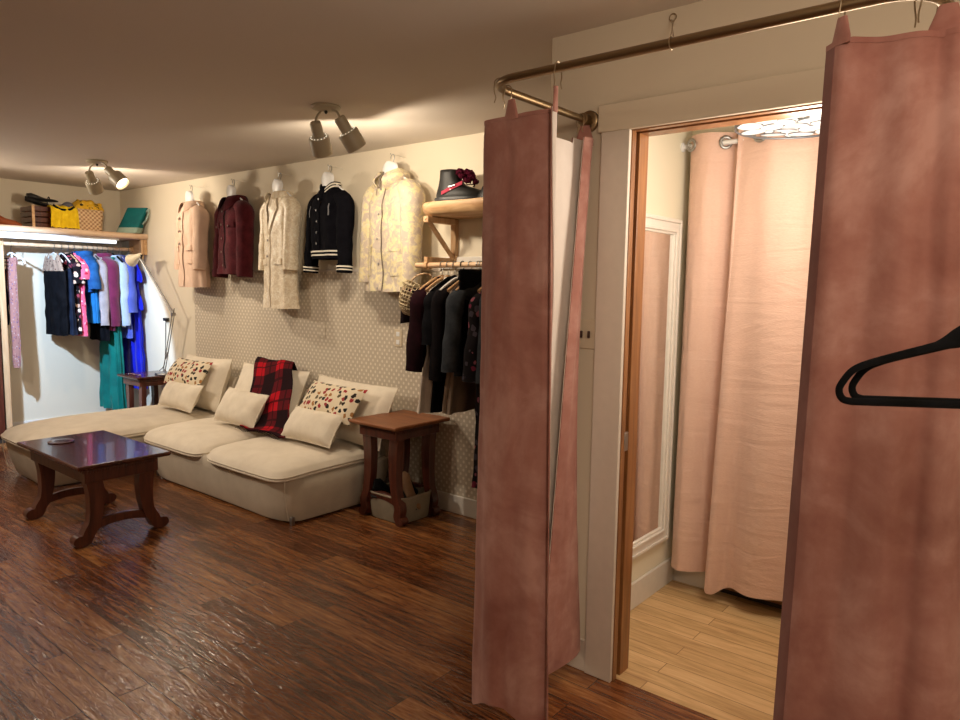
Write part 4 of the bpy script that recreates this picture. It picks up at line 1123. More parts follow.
MB().tube([(-3.085, 0, 0), (-1.75, 0, 0)], .016, 14).build('rod', M['dowel'], t)
for x in (-2.99, -2.0):
    MB().box(x - .014, x + .014, -.02, YB - 3.14 - .02, .014, .05).build('support_arm', M['pine'], t, bevel=.003)
    MB().lathe([(.026, -.012), (.028, 0), (.026, .012)], Matrix.Translation((x, 0, 0)) @ Matrix.Rotation(R(90), 4, 'Y'), 16).build('collar', M['pine'], t)
QX = 1.605 + .0185; HG2 = 'hangers on the dowel rail'; DG = 'dark clothes on the dowel rail'
g = {}
g['char'] = fabric('charcoal_knit', (.010, .008, .009), (.006, .005, .006), 14)
g['wine'] = fabric('wine_black', (.022, .006, .010), (.010, .004, .005), 10)
g['cream'] = fabric('cream_rayon', (.58, .50, .42), (.46, .39, .32), 7)
g['greyd'] = fabric('grey_denim', (.045, .05, .058), (.022, .025, .03), 12)
g['dfl'] = spots('night_floral', (.010, .008, .009), [(.14, .02, .04), (.05, .04, .05), (.20, .06, .08)], 20, .36, jig=.02)
g['taupe'] = fabric('taupe_knit', (.26, .20, .15), (.19, .14, .10), 9)
def rack(x, name, label, cat, mat, prof, seed, hl, hmat, sl=None, zz=1.53, fold=.012, rz=90, nf=8, flat=True, hk=None):
    x += .045
    hanger('clothes_hanger', hl, (x, 3.14, QX), rz, hmat, hk or M['steel'], hh=.085, half=.19, group=HG2, flat=flat, bar=False)
    o, t = coat_base(name, label, cat, mat, prof, (x, 3.15, zz), rz, DG, seed, fold, nf)
    if sl: sleeves(o, mat, sl[0], -.085, sl[1], sl[2], sl[3], sl[4], seed, sq=.62, yf=0)
    return o, t
rack(-2.915, 'plum_jacket', 'black plum jacket, leftmost on the dowel rail', 'jacket', g['wine'], slim(.52, .205, .19, .20, .036), 31, 'pale wooden hanger holding the black plum jacket', M['pine'], (.195, .05, .46, .06, .062))
rack(-2.865, 'cream_blouse', 'long cream blouse showing below the dark jackets', 'blouse', g['cream'], slim(.78, .20, .20, .27, .034), 32, 'wooden hanger holding the cream blouse', M['pine'], None, 1.53, .016)
rack(-2.815, 'black_dress', 'long plain black dress in front of the cream blouse', 'dress', f['blk'], slim(.78, .20, .175, .20, .034), 33, 'black hanger holding the long black dress', M['black'], (.19, .03, .30, .055, .058))
rack(-2.755, 'wine_trimmed_cardigan', 'black cardigan with wine red edge on the dowel rail', 'cardigan', g['char'], slim(.56, .205, .19, .20, .034), 34, 'white hanger holding the wine trimmed cardigan', M['whitep'], (.195, .035, .50, .055, .05), hk=M['black'])
rack(-2.695, 'taupe_cardigan', 'long taupe cardigan half hidden on the dowel rail', 'cardigan', g['taupe'], slim(.77, .19, .18, .22, .034), 35, 'wooden hanger holding the taupe cardigan', M['pine'], None, 1.53, .018)
rack(-2.635, 'grey_denim_jacket', 'grey black denim jacket with folded sleeve on the dowel rail', 'jacket', g['greyd'], slim(.55, .205, .20, .20, .040), 36, 'wooden hanger holding the grey denim jacket', M['pine'], (.195, .05, .44, .06, .055))
# black trousers folded over a hanger with clips
t = thing('black_trousers', 'black folded trousers hanging high on the dowel rail', 'trousers', (-2.57, 3.14, 1.575), (0, 0, R(90)), DG)
b = MB(); rg = []
for z, hw, hd in ((0, .175, .02), (-.01, .185, .03), (-.06, .185, .032), (-.3, .17, .03), (-.62, .15, .028)):
    rg.append([(hw * math.copysign(abs(math.cos(a)) ** .6, math.cos(a)), hd * math.sin(a) + .006 * nz(a * 2, z * 5, 3), z) for a in [2 * PI * k / 32 for k in range(32)]])
b.loft(rg); b.build('trouser_legs', f['blk'], t); 
b = MB(); b.loft([[(x * 1.012, y * 1.12, z) for x, y, z in rg[1]], [(x * 1.012, y * 1.12, z - .045) for x, y, z in rg[1]]]); b.build('waistband', f['blk'], t)
hanger('clothes_hanger', 'steel hanger holding the black trousers', (-2.57, 3.14, QX), 90, M['steel'], M['steel'], hh=.045, half=.15, group=HG2, bar=False, drop=.012)
o, t = rack(-2.475, 'night_floral_dress', 'long black dress with dim red flowers beside the rose curtain', 'dress', g['dfl'], slim(1.14, .20, .19, .21, .038), 37, 'wooden hanger holding the night floral dress', M['pine'], (.19, .05, .46, .058, .065), 1.51, .018)
rack(-2.40, 'grey_cardigan', 'dark grey open cardigan at the curtain edge of the dowel rail', 'cardigan', g['greyd'], slim(.60, .205, .19, .20, .036), 38, 'red hanger holding the dark grey cardigan', fabric('red_hanger', (.35, .03, .03)), (.195, .04, .48, .06, .055), 1.53)
# woven bag on the rail end
t = thing('woven_bag', 'open weave straw bag hanging at the left end of the dowel rail', 'bag', (-2.985, 3.06, 1.405), (0, R(24), R(62)))
t.scale = (.88, .88, .95)
rg = []
for k in range(12):
    q = k / 11; th = lerp(-PI / 2 + .25, .35, q); w = .135 * math.cos(th) ** .7
    rg.append([(w * math.cos(a), .075 * math.cos(th) ** .6 * math.sin(a), .02 + .15 * math.sin(th)) for a in [2 * PI * j / 28 for j in range(28)]])
m = MB()
for r_ in rg[::1]: m.tube(r_, .0035, 5, True)
tag(m.build('weave_rings', M['straw'], t), kind='stuff')
m = MB()
for j in range(28): m.tube([rg[k][j] for k in range(12)], .004, 5)
tag(m.build('weave_staves', M['straw'], t), kind='stuff')
b = MB(); b.loft([[(x * .93, y * .9, z) for x, y, z in r_] for r_ in rg[:9]], True, False); b.build('cloth_liner', fabric('bag_liner', (.30, .22, .12), (.22, .15, .08), 20), t)
MB().tube(catmull([(-.10, 0, .07), (-.07, 0, .13), (0, 0, .165), (.06, 0, .13), (.10, 0, .07)], 6), .006, 8).build('handle', M['wicker'], t)
t = thing('bag_scarf', 'black and red scarf tied at the straw bag', 'scarf', (-3.045, 3.045, 1.37), (0, 0, R(60)))
b, _ = pillow_mesh(.12, .22, .06, 5, wr=.03); b.v = [(x, y, z - .12) for x, y, z in b.v]; b.build('cloth', spots('scarf_print', (.012, .008, .010), [(.35, .03, .07), (.02, .01, .01)], 22, .36, jig=.03), t)
# boot and second shoe on the shelf
t = thing('flower_boot', 'black ankle boot with red flower laces on the wooden shelf', 'boot', (-2.83, 3.215, 1.976), (0, 0, R(14)))
t.scale = (1.05, 1.05, .84)
rg = []
for z, x0, x1, w in ((.03, -.125, .165, .050), (.05, -.127, .168, .052), (.07, -.124, .160, .051), (.085, -.120, .140, .048), (.10, -.116, .10, .046), (.115, -.112, .066, .045), (.135, -.108, .045, .045), (.165, -.103, .030, .046), (.20, -.100, .022, .047), (.222, -.10, .018, .047), (.226, -.098, .010, .044), (.20, -.092, .005, .038)):
    rr = []
    for k in range(36):
        a = 2 * PI * k / 36; c, s_ = math.cos(a), math.sin(a)
        rr.append(((x0 + x1) / 2 + (x1 - x0) / 2 * math.copysign(abs(c) ** .75, c), w * math.copysign(abs(s_) ** .8, s_) * (1 - .15 * max(0, -c)), z))
    rg.append(rr)
boot = NT('boot_leather'); boot.set(col=(.010, .009, .008), rough=.45, spec=.25); MB().loft(rg).build('upper', boot.m, t)
rg = []
for z, k_ in ((0, 1.0), (.006, 1.03), (.026, 1.05), (.034, 1.02)):
    rg.append([((-.127 + .17) / 2 + .149 * k_ * math.copysign(abs(math.cos(a)) ** .7, math.cos(a)), .056 * k_ * math.copysign(abs(math.sin(a)) ** .8, math.sin(a)), z) for a in [2 * PI * k / 36 for k in range(36)]])
MB().loft(rg).build('sole', M['blackp'], t)
rose = fabric('rose_red', (.11, .010, .028), (.02, .004, .008), 60, bump=.5)
for k, (x, y, z, s_) in enumerate(((.035, -.02, .205, .028), (.075, .0, .195, .034), (.10, -.015, .165, .026), (.085, -.035, .145, .022), (.055, -.035, .175, .022), (.125, -.01, .135, .018))):
    b = blob(s_, k * 3.1, 1, 1, .9, .5, 12); b.v = [(a + x, c + y, d_ + z) for a, c, d_ in b.v]; b.build('flower', rose, t)
for k in range(4): MB().tube(catmull([(.02 + k * .022, -.045, .19 - k * .026), (.04 + k * .024, 0, .21 - k * .03), (.02 + k * .022, .045, .19 - k * .026)], 4), .004, 6).build('lace', rose, t)
b = MB(); b.sheet(lambda u, v: Vector((lerp(.062, -.07, u) , -.052 - .004 * math.sin(PI * u), lerp(.128, .062, u) + (v - .5) * .024)), 10, 2, .004)
b.build('strap', spots('strap_dots', (.45, .06, .10), [(.85, .7, .7), (.5, .05, .1)], 60, .3), t)
MB().tube([(-.02, -.06, .10), (.02, -.06, .112)], .005, 6).build('buckle', M['steel'], t)
t = thing('dark_perfume_shoe', 'small dark shoe beside the curtain edge on the wooden shelf', 'shoe', (-2.60, 3.24, 1.976), (0, 0, R(10))); t.name = 'small_dark_shoe'
rg = []
for z, w, dd in ((0, .070, .045), (.03, .072, .046), (.06, .055, .040), (.085, .036, .032), (.10, .026, .026), (.13, .024, .024), (.14, .022, .022)):
    rg.append([(w * math.cos(a), dd * math.sin(a), z) for a in [2 * PI * k / 28 for k in range(28)]])
MB().loft(rg).build('upper', boot.m, t)
MB().loft([[(x * 1.06, y * 1.06, z) for x, y, z in rg[0]], [(x * 1.06, y * 1.06, .014) for x, y, z in rg[0]]]).build('sole', M['blackp'], t)
# ------------------------------------------------------------------ ceiling spotlights
bulb_warm = NT('bulb_glow_warm'); bulb_warm.set(col=(1, .9, .7), emc=(1, .82, .55), ems=8.0)
bulb_cool = NT('bulb_glow_cool'); bulb_cool.set(col=(1, 1, 1), emc=(.85, .92, 1), ems=14.0)
vent = NT('vent_glow'); vent.set(col=(1, .95, .85), emc=(1, .88, .68), ems=1.2)
def spot_lamp(name, p, target, watts, col, cone, blend=.5, size=.03):
    L = bpy.data.lights.new(name, 'SPOT'); L.energy = watts; L.color = col; L.spot_size = R(cone); L.spot_blend = blend; L.shadow_soft_size = size
    o = bpy.data.objects.new(name, L); COL.objects.link(o); o.location = p
    o.rotation_euler = (Vector(target) - Vector(p)).to_track_quat('-Z', 'Y').to_euler(); return o
def fixture(label, x, y, heads, group):
    t = thing('ceiling_spotlight', label, 'ceiling light', (x, y, H), (0, 0, 0), group)
    MB().lathe([(.075, -.001), (.078, -.008), (.072, -.016), (.04, -.022), (.012, -.024)], n=32).build('canopy', M['lamp_body'], t)
    MB().lathe([(.007, -.022), (.009, -.032), (.004, -.040)], n=14).build('finial', M['blackp'], t)
    outs = []
    for (ax, ay, az), (dx, dy, dz), bm_, lit in heads:
        piv = Vector((ax, ay, az)); d = Vector((dx, dy, dz)).normalized()
        s = Vector((ax * .42, ay * .42, -.018))
        mid = Vector((ax * .85, ay * .85, -.02 + az * .30))
        MB().tube(catmull([s, s + Vector((ax * .1, ay * .1, -.006)), mid, piv], 6), .0065, 10).build('arm', M['lamp_body'], t)
        Mx = Matrix.Translation(piv) @ d.to_track_quat('Z', 'Y').to_matrix().to_4x4()
        h = MB().lathe([(.012, -.006), (.028, -.004), (.031, .004), (.031, .085), (.024, .09)], Mx, 24).build('lamp_neck', M['lamp_body'], t)
        sh = MB(); sh.lathe([(.030, .074), (.052, .078), (.056, .084), (.056, .172), (.053, .174), (.051, .168), (.051, .095)], Mx, 28, False, False)
        hd = sh.build('lamp_shade', M['lamp_body'], t)
        ho = MB()
        for k in range(14):
            a = 2 * PI * k / 14
            ho.lathe([(.0036, 0), (.0036, .0015)], Mx @ Matrix.Translation((.043 * math.cos(a), .043 * math.sin(a), .0763 + .0)) @ Matrix.Rotation(PI, 4, 'X'), 8)
        tag(ho.build('vent_holes', vent.m, hd), kind='stuff')
        MB().lathe([(.018, .090), (.036, .130), (.046, .150), (.047, .156), (.04, .160), (.02, .162)], Mx, 24).build('bulb', bm_.m, t)
        outs.append((Vector((x, y, H)) + piv + d * .178, d))
    return outs
LG = 'two headed spotlights on the ceiling'
o1 = fixture('two headed beige ceiling spotlight nearer the closet shelf', -5.888, 2.45, [((-.105, -.02, -.085), (-.50, .52, -.80), bulb_cool, True), ((.135, .02, -.075), (.67, .33, -.64), bulb_warm, True)], LG)
o2 = fixture('two headed beige ceiling spotlight above the black varsity jacket', -3.059, 2.432, [((-.09, .0, -.075), (-.28, .50, -.82), bulb_warm, True), ((.085, .02, -.07), (.10, .60, -.78), bulb_warm, True)], LG)

# ------------------------------------------------------------------ brass curtain rod
RZc = 2.083
t = thing('curtain_rod', 'U shaped aged brass curtain rod fixed to the partition wall', 'curtain rod', (0, 0, RZc))
def arc(cx, cy, r, a0, a1, n=9): return [(cx + r * math.cos(lerp(a0, a1, k / n)), cy + r * math.sin(lerp(a0, a1, k / n)), 0) for k in range(n + 1)]
rp = [(-1.375, 2.292, 0), (-1.375, 2.05, 0), (-1.375, 1.80, 0)] + arc(-1.275, 1.79, .10, PI, 1.5 * PI) + [(-1.0, 1.69, 0), (-.6, 1.69, 0)] + arc(-.335, 1.79, .10, 1.5 * PI, 2 * PI) + [(-.235, 2.05, 0), (-.235, 2.292, 0)]
MB().tube(rp, .0125, 16).build('rod', M['brass'], t)
for x in (-1.375, -.235):
    MB().lathe([(.038, 0), (.038, .012), (.034, .016), (.021, .018), (.021, .055), (.014, .058)], Matrix.Translation((x, YD, 0)) @ Matrix.Rotation(R(90), 4, 'X'), 28).build('flange', M['brass'], t)
w = MB(); w.tube([(-1.062, 2.290, .29), (-.795, 1.692, .012)], .0016, 6); w.tube([(-1.072, 2.290, .29), (-.785, 1.692, .012)], .0016, 6)
w.build('support_wire', M['wire'], t)
MB().tube([(-1.067 + .012 * math.cos(a), 2.287, .295 + .012 * math.sin(a)) for a in [2 * PI * k / 14 for k in range(14)]], .002, 6, True).build('wire_eye', M['wire'], t)
MB().tube([(-.79, 1.69 + .0145 * math.cos(a), .0145 * math.sin(a)) for a in [2 * PI * k / 16 for k in range(16)]], .0018, 6, True).build('wire_loop', M['wire'], t)

def curtain_hook(lab, x, y, ang, drop=.055, w=.014):
    """wire loop hung over the rod; ang = direction of the rod there"""
    t = thing('curtain_hook', lab, 'hook', (x, y, RZc), (0, 0, R(ang)), 'wire hooks on the brass rod')
    pts = [(-.004, -w * 1.05, -drop), (-.003, -w * .75, -drop * .72), (-.002, -w * 1.15, -.022)]
    pts += [(0, .0158 * math.cos(a), .0158 * math.sin(a)) for a in [R(q) for q in (190, 160, 130, 100, 70, 40, 10)]]
    pts += [(.002, w * 1.15, -.022), (.003, w * .75, -drop * .72), (.004, w * 1.05, -drop)]
    MB().tube(catmull(pts, 3), .0018, 7).build('wire', M['wire'], t)
    return t
def pathfn(P):
    C = catmull([(x, y, 0) for x, y in P], 8)
    ln = [0]
    for a, b in zip(C, C[1:]): ln.append(ln[-1] + (b - a).length)
    def f(u):
        s = u * ln[-1]; i = 0
        while i < len(C) - 2 and ln[i + 1] < s: i += 1
        k = (s - ln[i]) / max(1e-9, ln[i + 1] - ln[i]); p = C[i].lerp(C[i + 1], min(1, max(0, k)))
        return p.x, p.y
    return f
def curtain(name, label, top, bot, ztop, zbot, nu, nv, tabs, seed=0, fold=.012, mat=None, lin=None, th=.004, group=None, hem=True, side=0, lin_in=0):
    o = thing(name, label, 'curtain', (0, 0, 0), (0, 0, 0), group)
    ft, fb = pathfn(top), pathfn(bot)
    def fn(u, v):
        x0, y0 = ft(u); x1, y1 = fb(u); k = v
        z = lerp(ztop(u) if callable(ztop) else ztop, zbot(u) if callable(zbot) else zbot, v)
        d = fold * sm(v * 2 + .15) * (nz(u * 4 + seed, v * 1.2, seed) + .5 * nz(u * 11, v * 2 + seed, 2)) + .003 * nz(u * 14, v * 14, seed + 4)
        e = min(1, u * 9, (1 - u) * 9)
        return Vector((lerp(x0, x1, k) + d * .35 * e, lerp(y0, y1, k) + d * e, z))
    b = MB(); b.sheet(fn, nu, nv, th); b.build('velvet_face' if mat is None else 'cloth', mat or M['velvet'], o, angle=80)
    if lin is not False:
        b = MB(); b.sheet(lambda u, v: fn(lerp(lin_in * sm(v * 1.6), 1, u), v), nu, nv, -.0025); b.build('lining', lin or M['lining'], o, angle=80)
    if hem:
        b = MB(); b.sheet(lambda u, v: fn(u, lerp(0, .006, v)) + Vector((0, 0, .001)), nu, 2, th + .0012); b.build('top_hem', mat or M['velvet'], o, angle=80)
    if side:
        b = MB(); b.sheet(lambda u, v: fn(lerp(side, .999, u), lerp(.003, .998, v)), 6, nv, th + .0008); b.build('shaded_side_hem', M['velvet_shaded'], o, angle=80)  # turned edge strip, its shade put into the colour
    for u, w_, h_, tilt in tabs:
        p = fn(u, 0); q = fn(min(1, u + .02), 0); dd = Vector((q.x - p.x, q.y - p.y, 0)).normalized(); nn = Vector((dd.y, -dd.x, 0))
        rg = []
        for f_, s_ in ((-.25, 1.0), (0.05, .98), (.45, .76), (.85, .55), (1.0, .47)):
            rg.append([p + dd * (w_ * s_ * math.cos(a)) + nn * (.006 * math.sin(a) * (1.3 - s_ * .5)) + Vector((0, 0, h_ * f_ + tilt * 0)) for a in [2 * PI * k / 16 for k in range(16)]])
        b = MB(); b.loft(rg); b.build('hanging_tab', mat or M['velvet'], o)
    return o
RC = 'rose velvet curtains on the brass rod'
curtain('velvet_curtain', 'rose velvet curtain hanging at the left corner of the brass rod',
        [(-1.118, 1.662), (-1.124, 1.688), (-1.20, 1.682), (-1.30, 1.690), (-1.380, 1.700), (-1.392, 1.76), (-1.378, 1.86)],
        [(-1.10, 1.70), (-1.105, 1.705), (-1.13, 1.720), (-1.16, 1.690), (-1.28, 1.672), (-1.392, 1.690), (-1.42, 1.75), (-1.36, 1.90)],
        1.975, lambda u: .115 + .05 * math.sin(PI * min(1, max(0, (u - .15) / .42))) - .02 * (u < .08) , 70, 60, [(.03, .016, .055, 0), (.40, .030, .045, 0)], 1, .022, group=RC, lin_in=.09)
curtain('velvet_curtain', 'rose velvet curtain with pale lining showing, gathered against the partition wall',
        [(-1.385, 1.92), (-1.378, 2.02), (-1.372, 2.12), (-1.382, 2.22), (-1.372, 2.266), (-1.350, 2.266), (-1.336, 2.236), (-1.346, 2.205)],
        [(-1.385, 1.92), (-1.378, 2.02), (-1.372, 2.12), (-1.385, 2.22), (-1.368, 2.266), (-1.335, 2.262), (-1.318, 2.16), (-1.335, 2.00)],
        lambda u: 1.99 + .02 * (u > .6), lambda u: .09, 70, 50, [(.06, .018, .04, 0), (.78, .034, .06, 0)], 4, .016, group=RC)
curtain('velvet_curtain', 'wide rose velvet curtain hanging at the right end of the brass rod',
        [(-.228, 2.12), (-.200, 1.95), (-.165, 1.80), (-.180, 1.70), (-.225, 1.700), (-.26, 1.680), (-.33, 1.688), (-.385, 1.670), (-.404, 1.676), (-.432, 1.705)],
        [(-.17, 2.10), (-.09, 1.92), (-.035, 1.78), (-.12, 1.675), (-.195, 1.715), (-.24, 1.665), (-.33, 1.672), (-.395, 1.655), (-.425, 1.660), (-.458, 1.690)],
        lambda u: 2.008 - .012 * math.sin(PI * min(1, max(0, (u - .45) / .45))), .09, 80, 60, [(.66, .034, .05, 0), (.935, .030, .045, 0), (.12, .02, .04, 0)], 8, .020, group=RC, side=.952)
for lab, x, y, a, dr in (('large wire hook at the left corner of the brass rod', -1.343, 1.715, -45, .055), ('wire hook just past the left corner bend of the rod', -1.372, 1.79, -85, .05), ('wire hook above the pale edge of the left velvet curtain', -1.12, 1.69, 0, .055),
                         ('wire hook next to the wall flange of the rod', -1.375, 2.225, 90, .05), ('wire hook over the left edge of the right velvet curtain', -.405, 1.69, 0, .06),
                         ('wire hook at the right corner bend of the brass rod', -.270, 1.716, 35, .06), ('wire hook past the right corner of the brass rod', -.236, 1.83, 85, .05)):
    curtain_hook(lab, x, y, a, dr)

# ------------------------------------------------------------------ black hangers in front of the right curtain
t = thing('wall_peg', 'thin steel garment peg projecting from the partition wall, carrying the black hangers', 'peg', (-.055, YD, 1.565))
MB().tube([(0, 0, 0), (0, -1.16, 0), (0, -1.18, .02)], .008, 10).build('peg_rod', M['steel'], t)
MB().lathe([(.03, 0), (.03, .008), (.012, .012)], Matrix.Rotation(R(90), 4, 'X'), 20).build('wall_plate', M['steel'], t)
def velvet_hanger(lab, y, dx, dz=0):
    o = thing('velvet_hanger', lab, 'hanger', (-.057 + dx, y, 1.574 + dz), (0, 0, R(33)), 'black hangers in front of the right curtain')
    MB().tube(catmull([(-.02, 0, -.02), (-.012, 0, -.004), (0, 0, .002), (.014, 0, -.005), (.02, 0, -.02), (.012, 0, -.035), (0, 0, -.05), (0, 0, -.14)], 5), .0024, 8).build('hook', M['steel'], o)
    L = .205; m = MB()
    P = [(0, 0, -.098), (.03, 0, -.106), (.065, 0, -.132), (.085, 0, -.143), (.13, 0, -.160), (.170, 0, -.176), (.192, 0, -.190), (.205, 0, -.212), (.209, 0, -.228), (.203, 0, -.243), (.188, 0, -.2475)]
    P = catmull([Vector((p[0], 0, (p[2] + .2475) * .78 - .2475)) for p in P], 5)
    wd = []
    for i, p in enumerate(P):
        wd.append(interp([(0, .017), (.06, .0125), (.085, .0062), (.16, .0052), (.21, .0052)], p.x)[0])
    right = P; left = [Vector((-p.x, 0, p.z)) for p in P[::-1]]
    m.tube(left + right[1:], wd[::-1] + wd[1:], 12, sq=1)
    m.v = [(x, yy * .62, z) for x, yy, z in m.v]
    m.build('frame', M['black'], o)
    b = MB(); b.tube([(-.192, 0, -.247), (0, 0, -.2475), (.192, 0, -.247)], .0054, 12); b.v = [(x, yy * .62, z) for x, yy, z in b.v]; b.build('trouser_bar', M['black'], o)
    return o
velvet_hanger('black velvet hanger in front of the right curtain, nearer the camera', 1.200, 0, 0)
velvet_hanger('black velvet hanger directly behind the nearest black hanger', 1.232, .010, .001)

# ------------------------------------------------------------------ dressing room
t = thing('wall_mirror', 'tall white framed mirror on the dressing room wall', 'mirror', (-1.44, 2.80, 0))
y0, y1, z0, z1, fw = -.30, .432, .25, 1.81, .075
MB().box(.004, .012, y0 + .03, y1 - .03, z0 + .03, z1 - .03).build('glass', M['mirror'], t)
def frame_ring(ins, x0, x1, wd):
    a = [(y0 + ins, z0 + ins), (y1 - ins, z0 + ins), (y1 - ins, z1 - ins), (y0 + ins, z1 - ins)]
    b_ = [(y0 + ins + wd, z0 + ins + wd), (y1 - ins - wd, z0 + ins + wd), (y1 - ins - wd, z1 - ins - wd), (y0 + ins + wd, z1 - ins - wd)]
    vs = [(x0, y, z) for y, z in a] + [(x0, y, z) for y, z in b_] + [(x1, y, z) for y, z in a] + [(x1, y, z) for y, z in b_]
    fs = []
    for k in range(4):
        j = (k + 1) % 4
        fs += [(k, j, 4 + j, 4 + k), (8 + k, 12 + k, 12 + j, 8 + j), (k, 8 + k, 8 + j, j), (4 + k, 4 + j, 12 + j, 12 + k)]
    m = MB(); m.add(vs, fs); return m
frame_ring(0, 0, .02, fw).build('frame', M['white'], t, smooth=False, bevel=.003)
frame_ring(.004, .02, .028, .016).build('outer_bead', M['white'], t, smooth=False, bevel=.003)
frame_ring(.05, .02, .030, .014).build('inner_bead', M['white'], t, smooth=False, bevel=.003)
t = thing('closet_curtain_rod', 'thin white rod across the dressing room carrying salmon curtains', 'curtain rod', (0, 3.25, 2.15))
MB().tube([(-1.44, 0, 0), (.12, 0, 0)], .011, 14).build('rod', M['whitep'], t)
MB().lathe([(.022, 0), (.022, .008), (.014, .012)], Matrix.Translation((-1.44, 0, 0)) @ Matrix.Rotation(R(90), 4, 'Y'), 20).build('end_cap', M['whitep'], t)
SG = 'salmon curtains in the dressing room'
def wave(x0, x1, n, amp, ph=0, y=3.25):
    return [(lerp(x1, x0, k / n), y + amp * math.cos(PI * k + ph) * (.8 + .4 * nz(k * 1.3, ph, 1))) for k in range(n + 1)]
c1 = curtain('salmon_curtain', 'narrow salmon curtain panel hanging next to the mirror', [(-1.135, 3.285), (-1.165, 3.255), (-1.20, 3.285), (-1.25, 3.25), (-1.31, 3.215), (-1.375, 3.235), (-1.40, 3.27), (-1.385, 3.30)],
        [(-1.16, 3.29), (-1.185, 3.25), (-1.22, 3.29), (-1.26, 3.255), (-1.33, 3.21), (-1.385, 3.225), (-1.405, 3.265), (-1.39, 3.30)], 2.195, .115, 60, 60, [], 11, .014, M['salmon'], False, .003, SG, True)
c2 = curtain('salmon_curtain', 'wide salmon curtain panel overlapping in front of the narrow one', [(-.28, 3.25)] + wave(-1.145, -.34, 6, .030, .3, 3.22) + [(-1.165, 3.225), (-1.16, 3.26)],
        [(-.24, 3.25)] + wave(-1.12, -.30, 6, .045, .3, 3.20) + [(-1.185, 3.17), (-1.205, 3.20), (-1.185, 3.25)], 2.195, lambda u: .095 - .045 * math.exp(-((u - .90) / .06) ** 2), 90, 60, [], 12, .016, M['salmon'], False, .003, SG, True)
def grommet(parent, x, y, a, z=2.15):
    b = MB(); Mx = Matrix.Translation((x, y, z)) @ Matrix.Rotation(R(a), 4, 'Z') @ Matrix.Rotation(R(90), 4, 'X')
    b.loft([[Mx @ Vector(((.024 + .007 * math.cos(q)) * math.cos(p), (.024 + .007 * math.cos(q)) * math.sin(p), .004 * math.sin(q))) for q in [2 * PI * j / 10 for j in range(10)]] for p in [2 * PI * k / 24 for k in range(24)]], close=True)
    tag(b.build('grommet', M['steel'], parent), 'silver ring in the curtain heading')
grommet(c1, -1.385, 3.222, -25); grommet(c1, -1.232, 3.25, 35)
for x in (-1.06, -.93, -.79, -.66, -.52, -.38): grommet(c2, x, 3.185, 0)
# low dark cabinet foot in the recess behind the curtain
t = thing('low_cabinet', 'dark brown low cabinet in the recess behind the salmon curtains', 'cabinet', (-.62, 3.475, 0))
MB().box(-.60, .70, -.145, .17, .03, .55).build('carcass', M['jamb'], t, bevel=.004)
MB().box(-.60, .68, -.12, .15, .0, .03).build('plinth', M['dark'], t)
for x in (-.3, .35): MB().box(x - .30, x + .30, -.155, -.145, .06, .53).build('door', M['jamb'], t, bevel=.003)
# glass disc chandelier
t = thing('disc_chandelier', 'round glass disc ceiling light glowing in the dressing room', 'ceiling light', (-.80, 2.80, 2.085))
glow = NT('chandelier_glow'); glow.set(col=(1, .95, .85), emc=(1, .90, .72), ems=1.6)
gl = NT('capiz_glass'); gl.set(col=(.93, .93, .92), rough=.25, trans=.45, ior=1.3, emc=(1, .95, .88), ems=.32)
chrome = plain('chrome_rim', (.16, .17, .19), .4, .6)
RR = .215
def ring(z, r_, tr, nm): MB().tube([(r_ * math.cos(a), r_ * math.sin(a), z) for a in [2 * PI * k / 48 for k in range(48)]], tr, 8, True).build(nm, chrome, t)
ring(0, RR, .004, 'bottom_ring'); ring(.14, RR, .004, 'top_ring')
MB().lathe([(.06, .325), (.065, .31), (.06, .30), (.012, .296), (.012, .16), (.05, .15)], n=24).build('stem', chrome, t)
for k in range(3):
    a = 2 * PI * k / 3; MB().tube([(0, 0, .16), (RR * math.cos(a), RR * math.sin(a), .14)], .003, 6).build('spoke', chrome, t)
MB().lathe([(.01, .05), (.07, .06), (.10, .09), (.10, .13), (.05, .15)], n=28).build('bulb', glow.m, t)
def disc(px, py, pz, r_, nrm):
    Mx = Matrix.Translation((px, py, pz)) @ Vector(nrm).to_track_quat('Z', 'Y').to_matrix().to_4x4()
    MB().lathe([(r_ * .2, -.0015), (r_ * .97, -.0015), (r_, 0), (r_ * .97, .0015), (r_ * .2, .0015)], Mx, 24).build('glass_disc', gl.m, t)
    MB().tube([Mx @ Vector((r_ * math.cos(a), r_ * math.sin(a), 0)) for a in [2 * PI * j / 24 for j in range(24)]], .0022, 6, True).build('disc_rim', chrome, t)
for k in range(16):
    a = 2 * PI * k / 16; r_ = .040 if k % 2 else .033
    disc(RR * math.cos(a), RR * math.sin(a), .045 if k % 2 else .05, r_, (math.cos(a), math.sin(a), 0))
    disc(RR * math.cos(a + .2), RR * math.sin(a + .2), .105, .03, (math.cos(a + .2), math.sin(a + .2), 0))
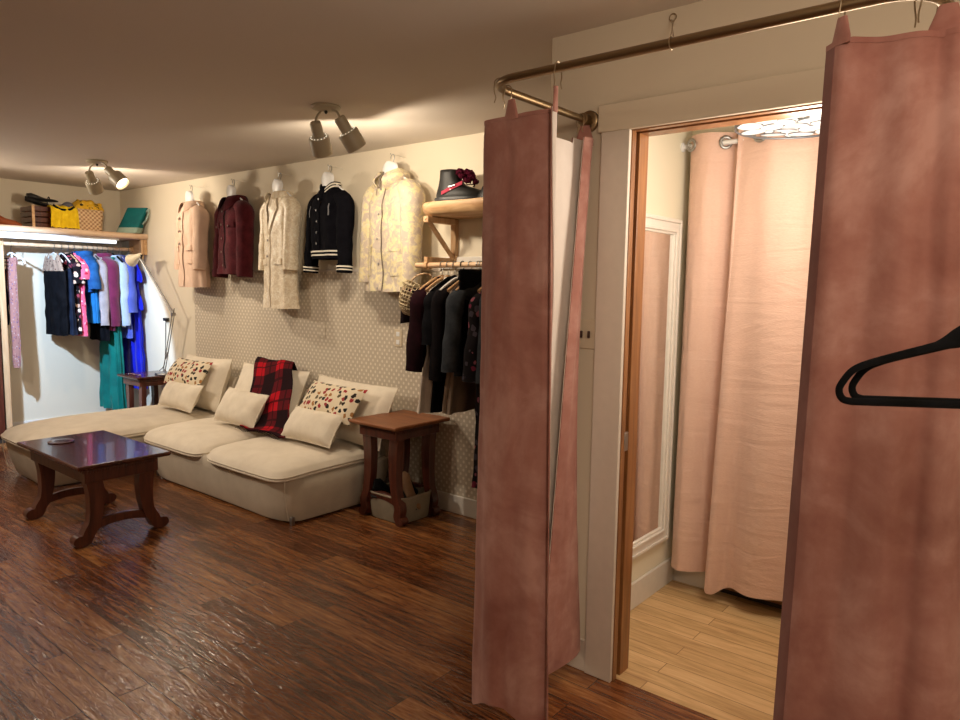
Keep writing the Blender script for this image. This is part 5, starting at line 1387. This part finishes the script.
for r0, n_, rd in ((.165, 10, .046), (.085, 6, .040), (0, 1, .042)):
    for k in range(n_):
        a = 2 * PI * k / n_ + r0 * 3
        disc(r0 * math.cos(a), r0 * math.sin(a), .004, rd, (.08 * math.cos(a * 3), .08 * math.sin(a * 2), 1))

# ------------------------------------------------------------------ light
def point(name, p, w, col, r=.06):
    L = bpy.data.lights.new(name, 'POINT'); L.energy = w; L.color = col; L.shadow_soft_size = r
    o = bpy.data.objects.new(name, L); COL.objects.link(o); o.location = p; return o
WARM = (1, .84, .64); SOFT = (1, .84, .67); COOL = (.50, .71, 1)
point('dressing_room_lamp', (-.62, 2.54, 1.88), 29, (1, .88, .73), .22)
# added unseen spot for the closet's light and shadows, then the fixture heads
spot_lamp('closet_added_spot', (-6.0, 1.42, 1.99), (-7.6, 2.70, .75), 400, COOL, 60, .14, .03)
spot_lamp('corner_head', o1[0][0], o1[0][0] + Vector((-.7, .6, -.25)), 26, WARM, 172, .4, .04)
spot_lamp('aisle_head', o1[1][0], o1[1][0] + o1[1][1], 40, WARM, 100, .6, .04)
spot_lamp('jacket_head', o2[0][0], o2[0][0] + Vector((-.45, .8, -.25)), 27, WARM, 172, .4, .04)
spot_lamp('shelf_head', o2[1][0], o2[1][0] + Vector((.2, .8, -.3)), 17, WARM, 172, .4, .04)
# unseen lamps added to light the jacket wall, the room and the curtains
spot_lamp('added_spot_far_left', (-7.0, 1.2, 2.25), (-4.9, 3.4, 1.7), 105, WARM, 110, .6, .05)  # added spot, no fixture modelled here
spot_lamp('fill_lamp_mid', (-4.6, .75, 2.2), (-4.6, .75, 0), 85, SOFT, 168, .5, .06)
point('fill_lamp_rear', (.32, .25, 2.18), 52, SOFT, .20)  # added fill, set to brighten the right curtain
wld = bpy.data.worlds.new('world'); SC.world = wld; wld.use_nodes = True
wld.node_tree.nodes['Background'].inputs[0].default_value = (.5, .4, .3, 1); wld.node_tree.nodes['Background'].inputs[1].default_value = .15
SC.view_settings.view_transform = 'Standard'; SC.view_settings.look = 'None'; SC.view_settings.gamma = 1; SC.view_settings.exposure = 0.0
SC.view_settings.use_curve_mapping = False
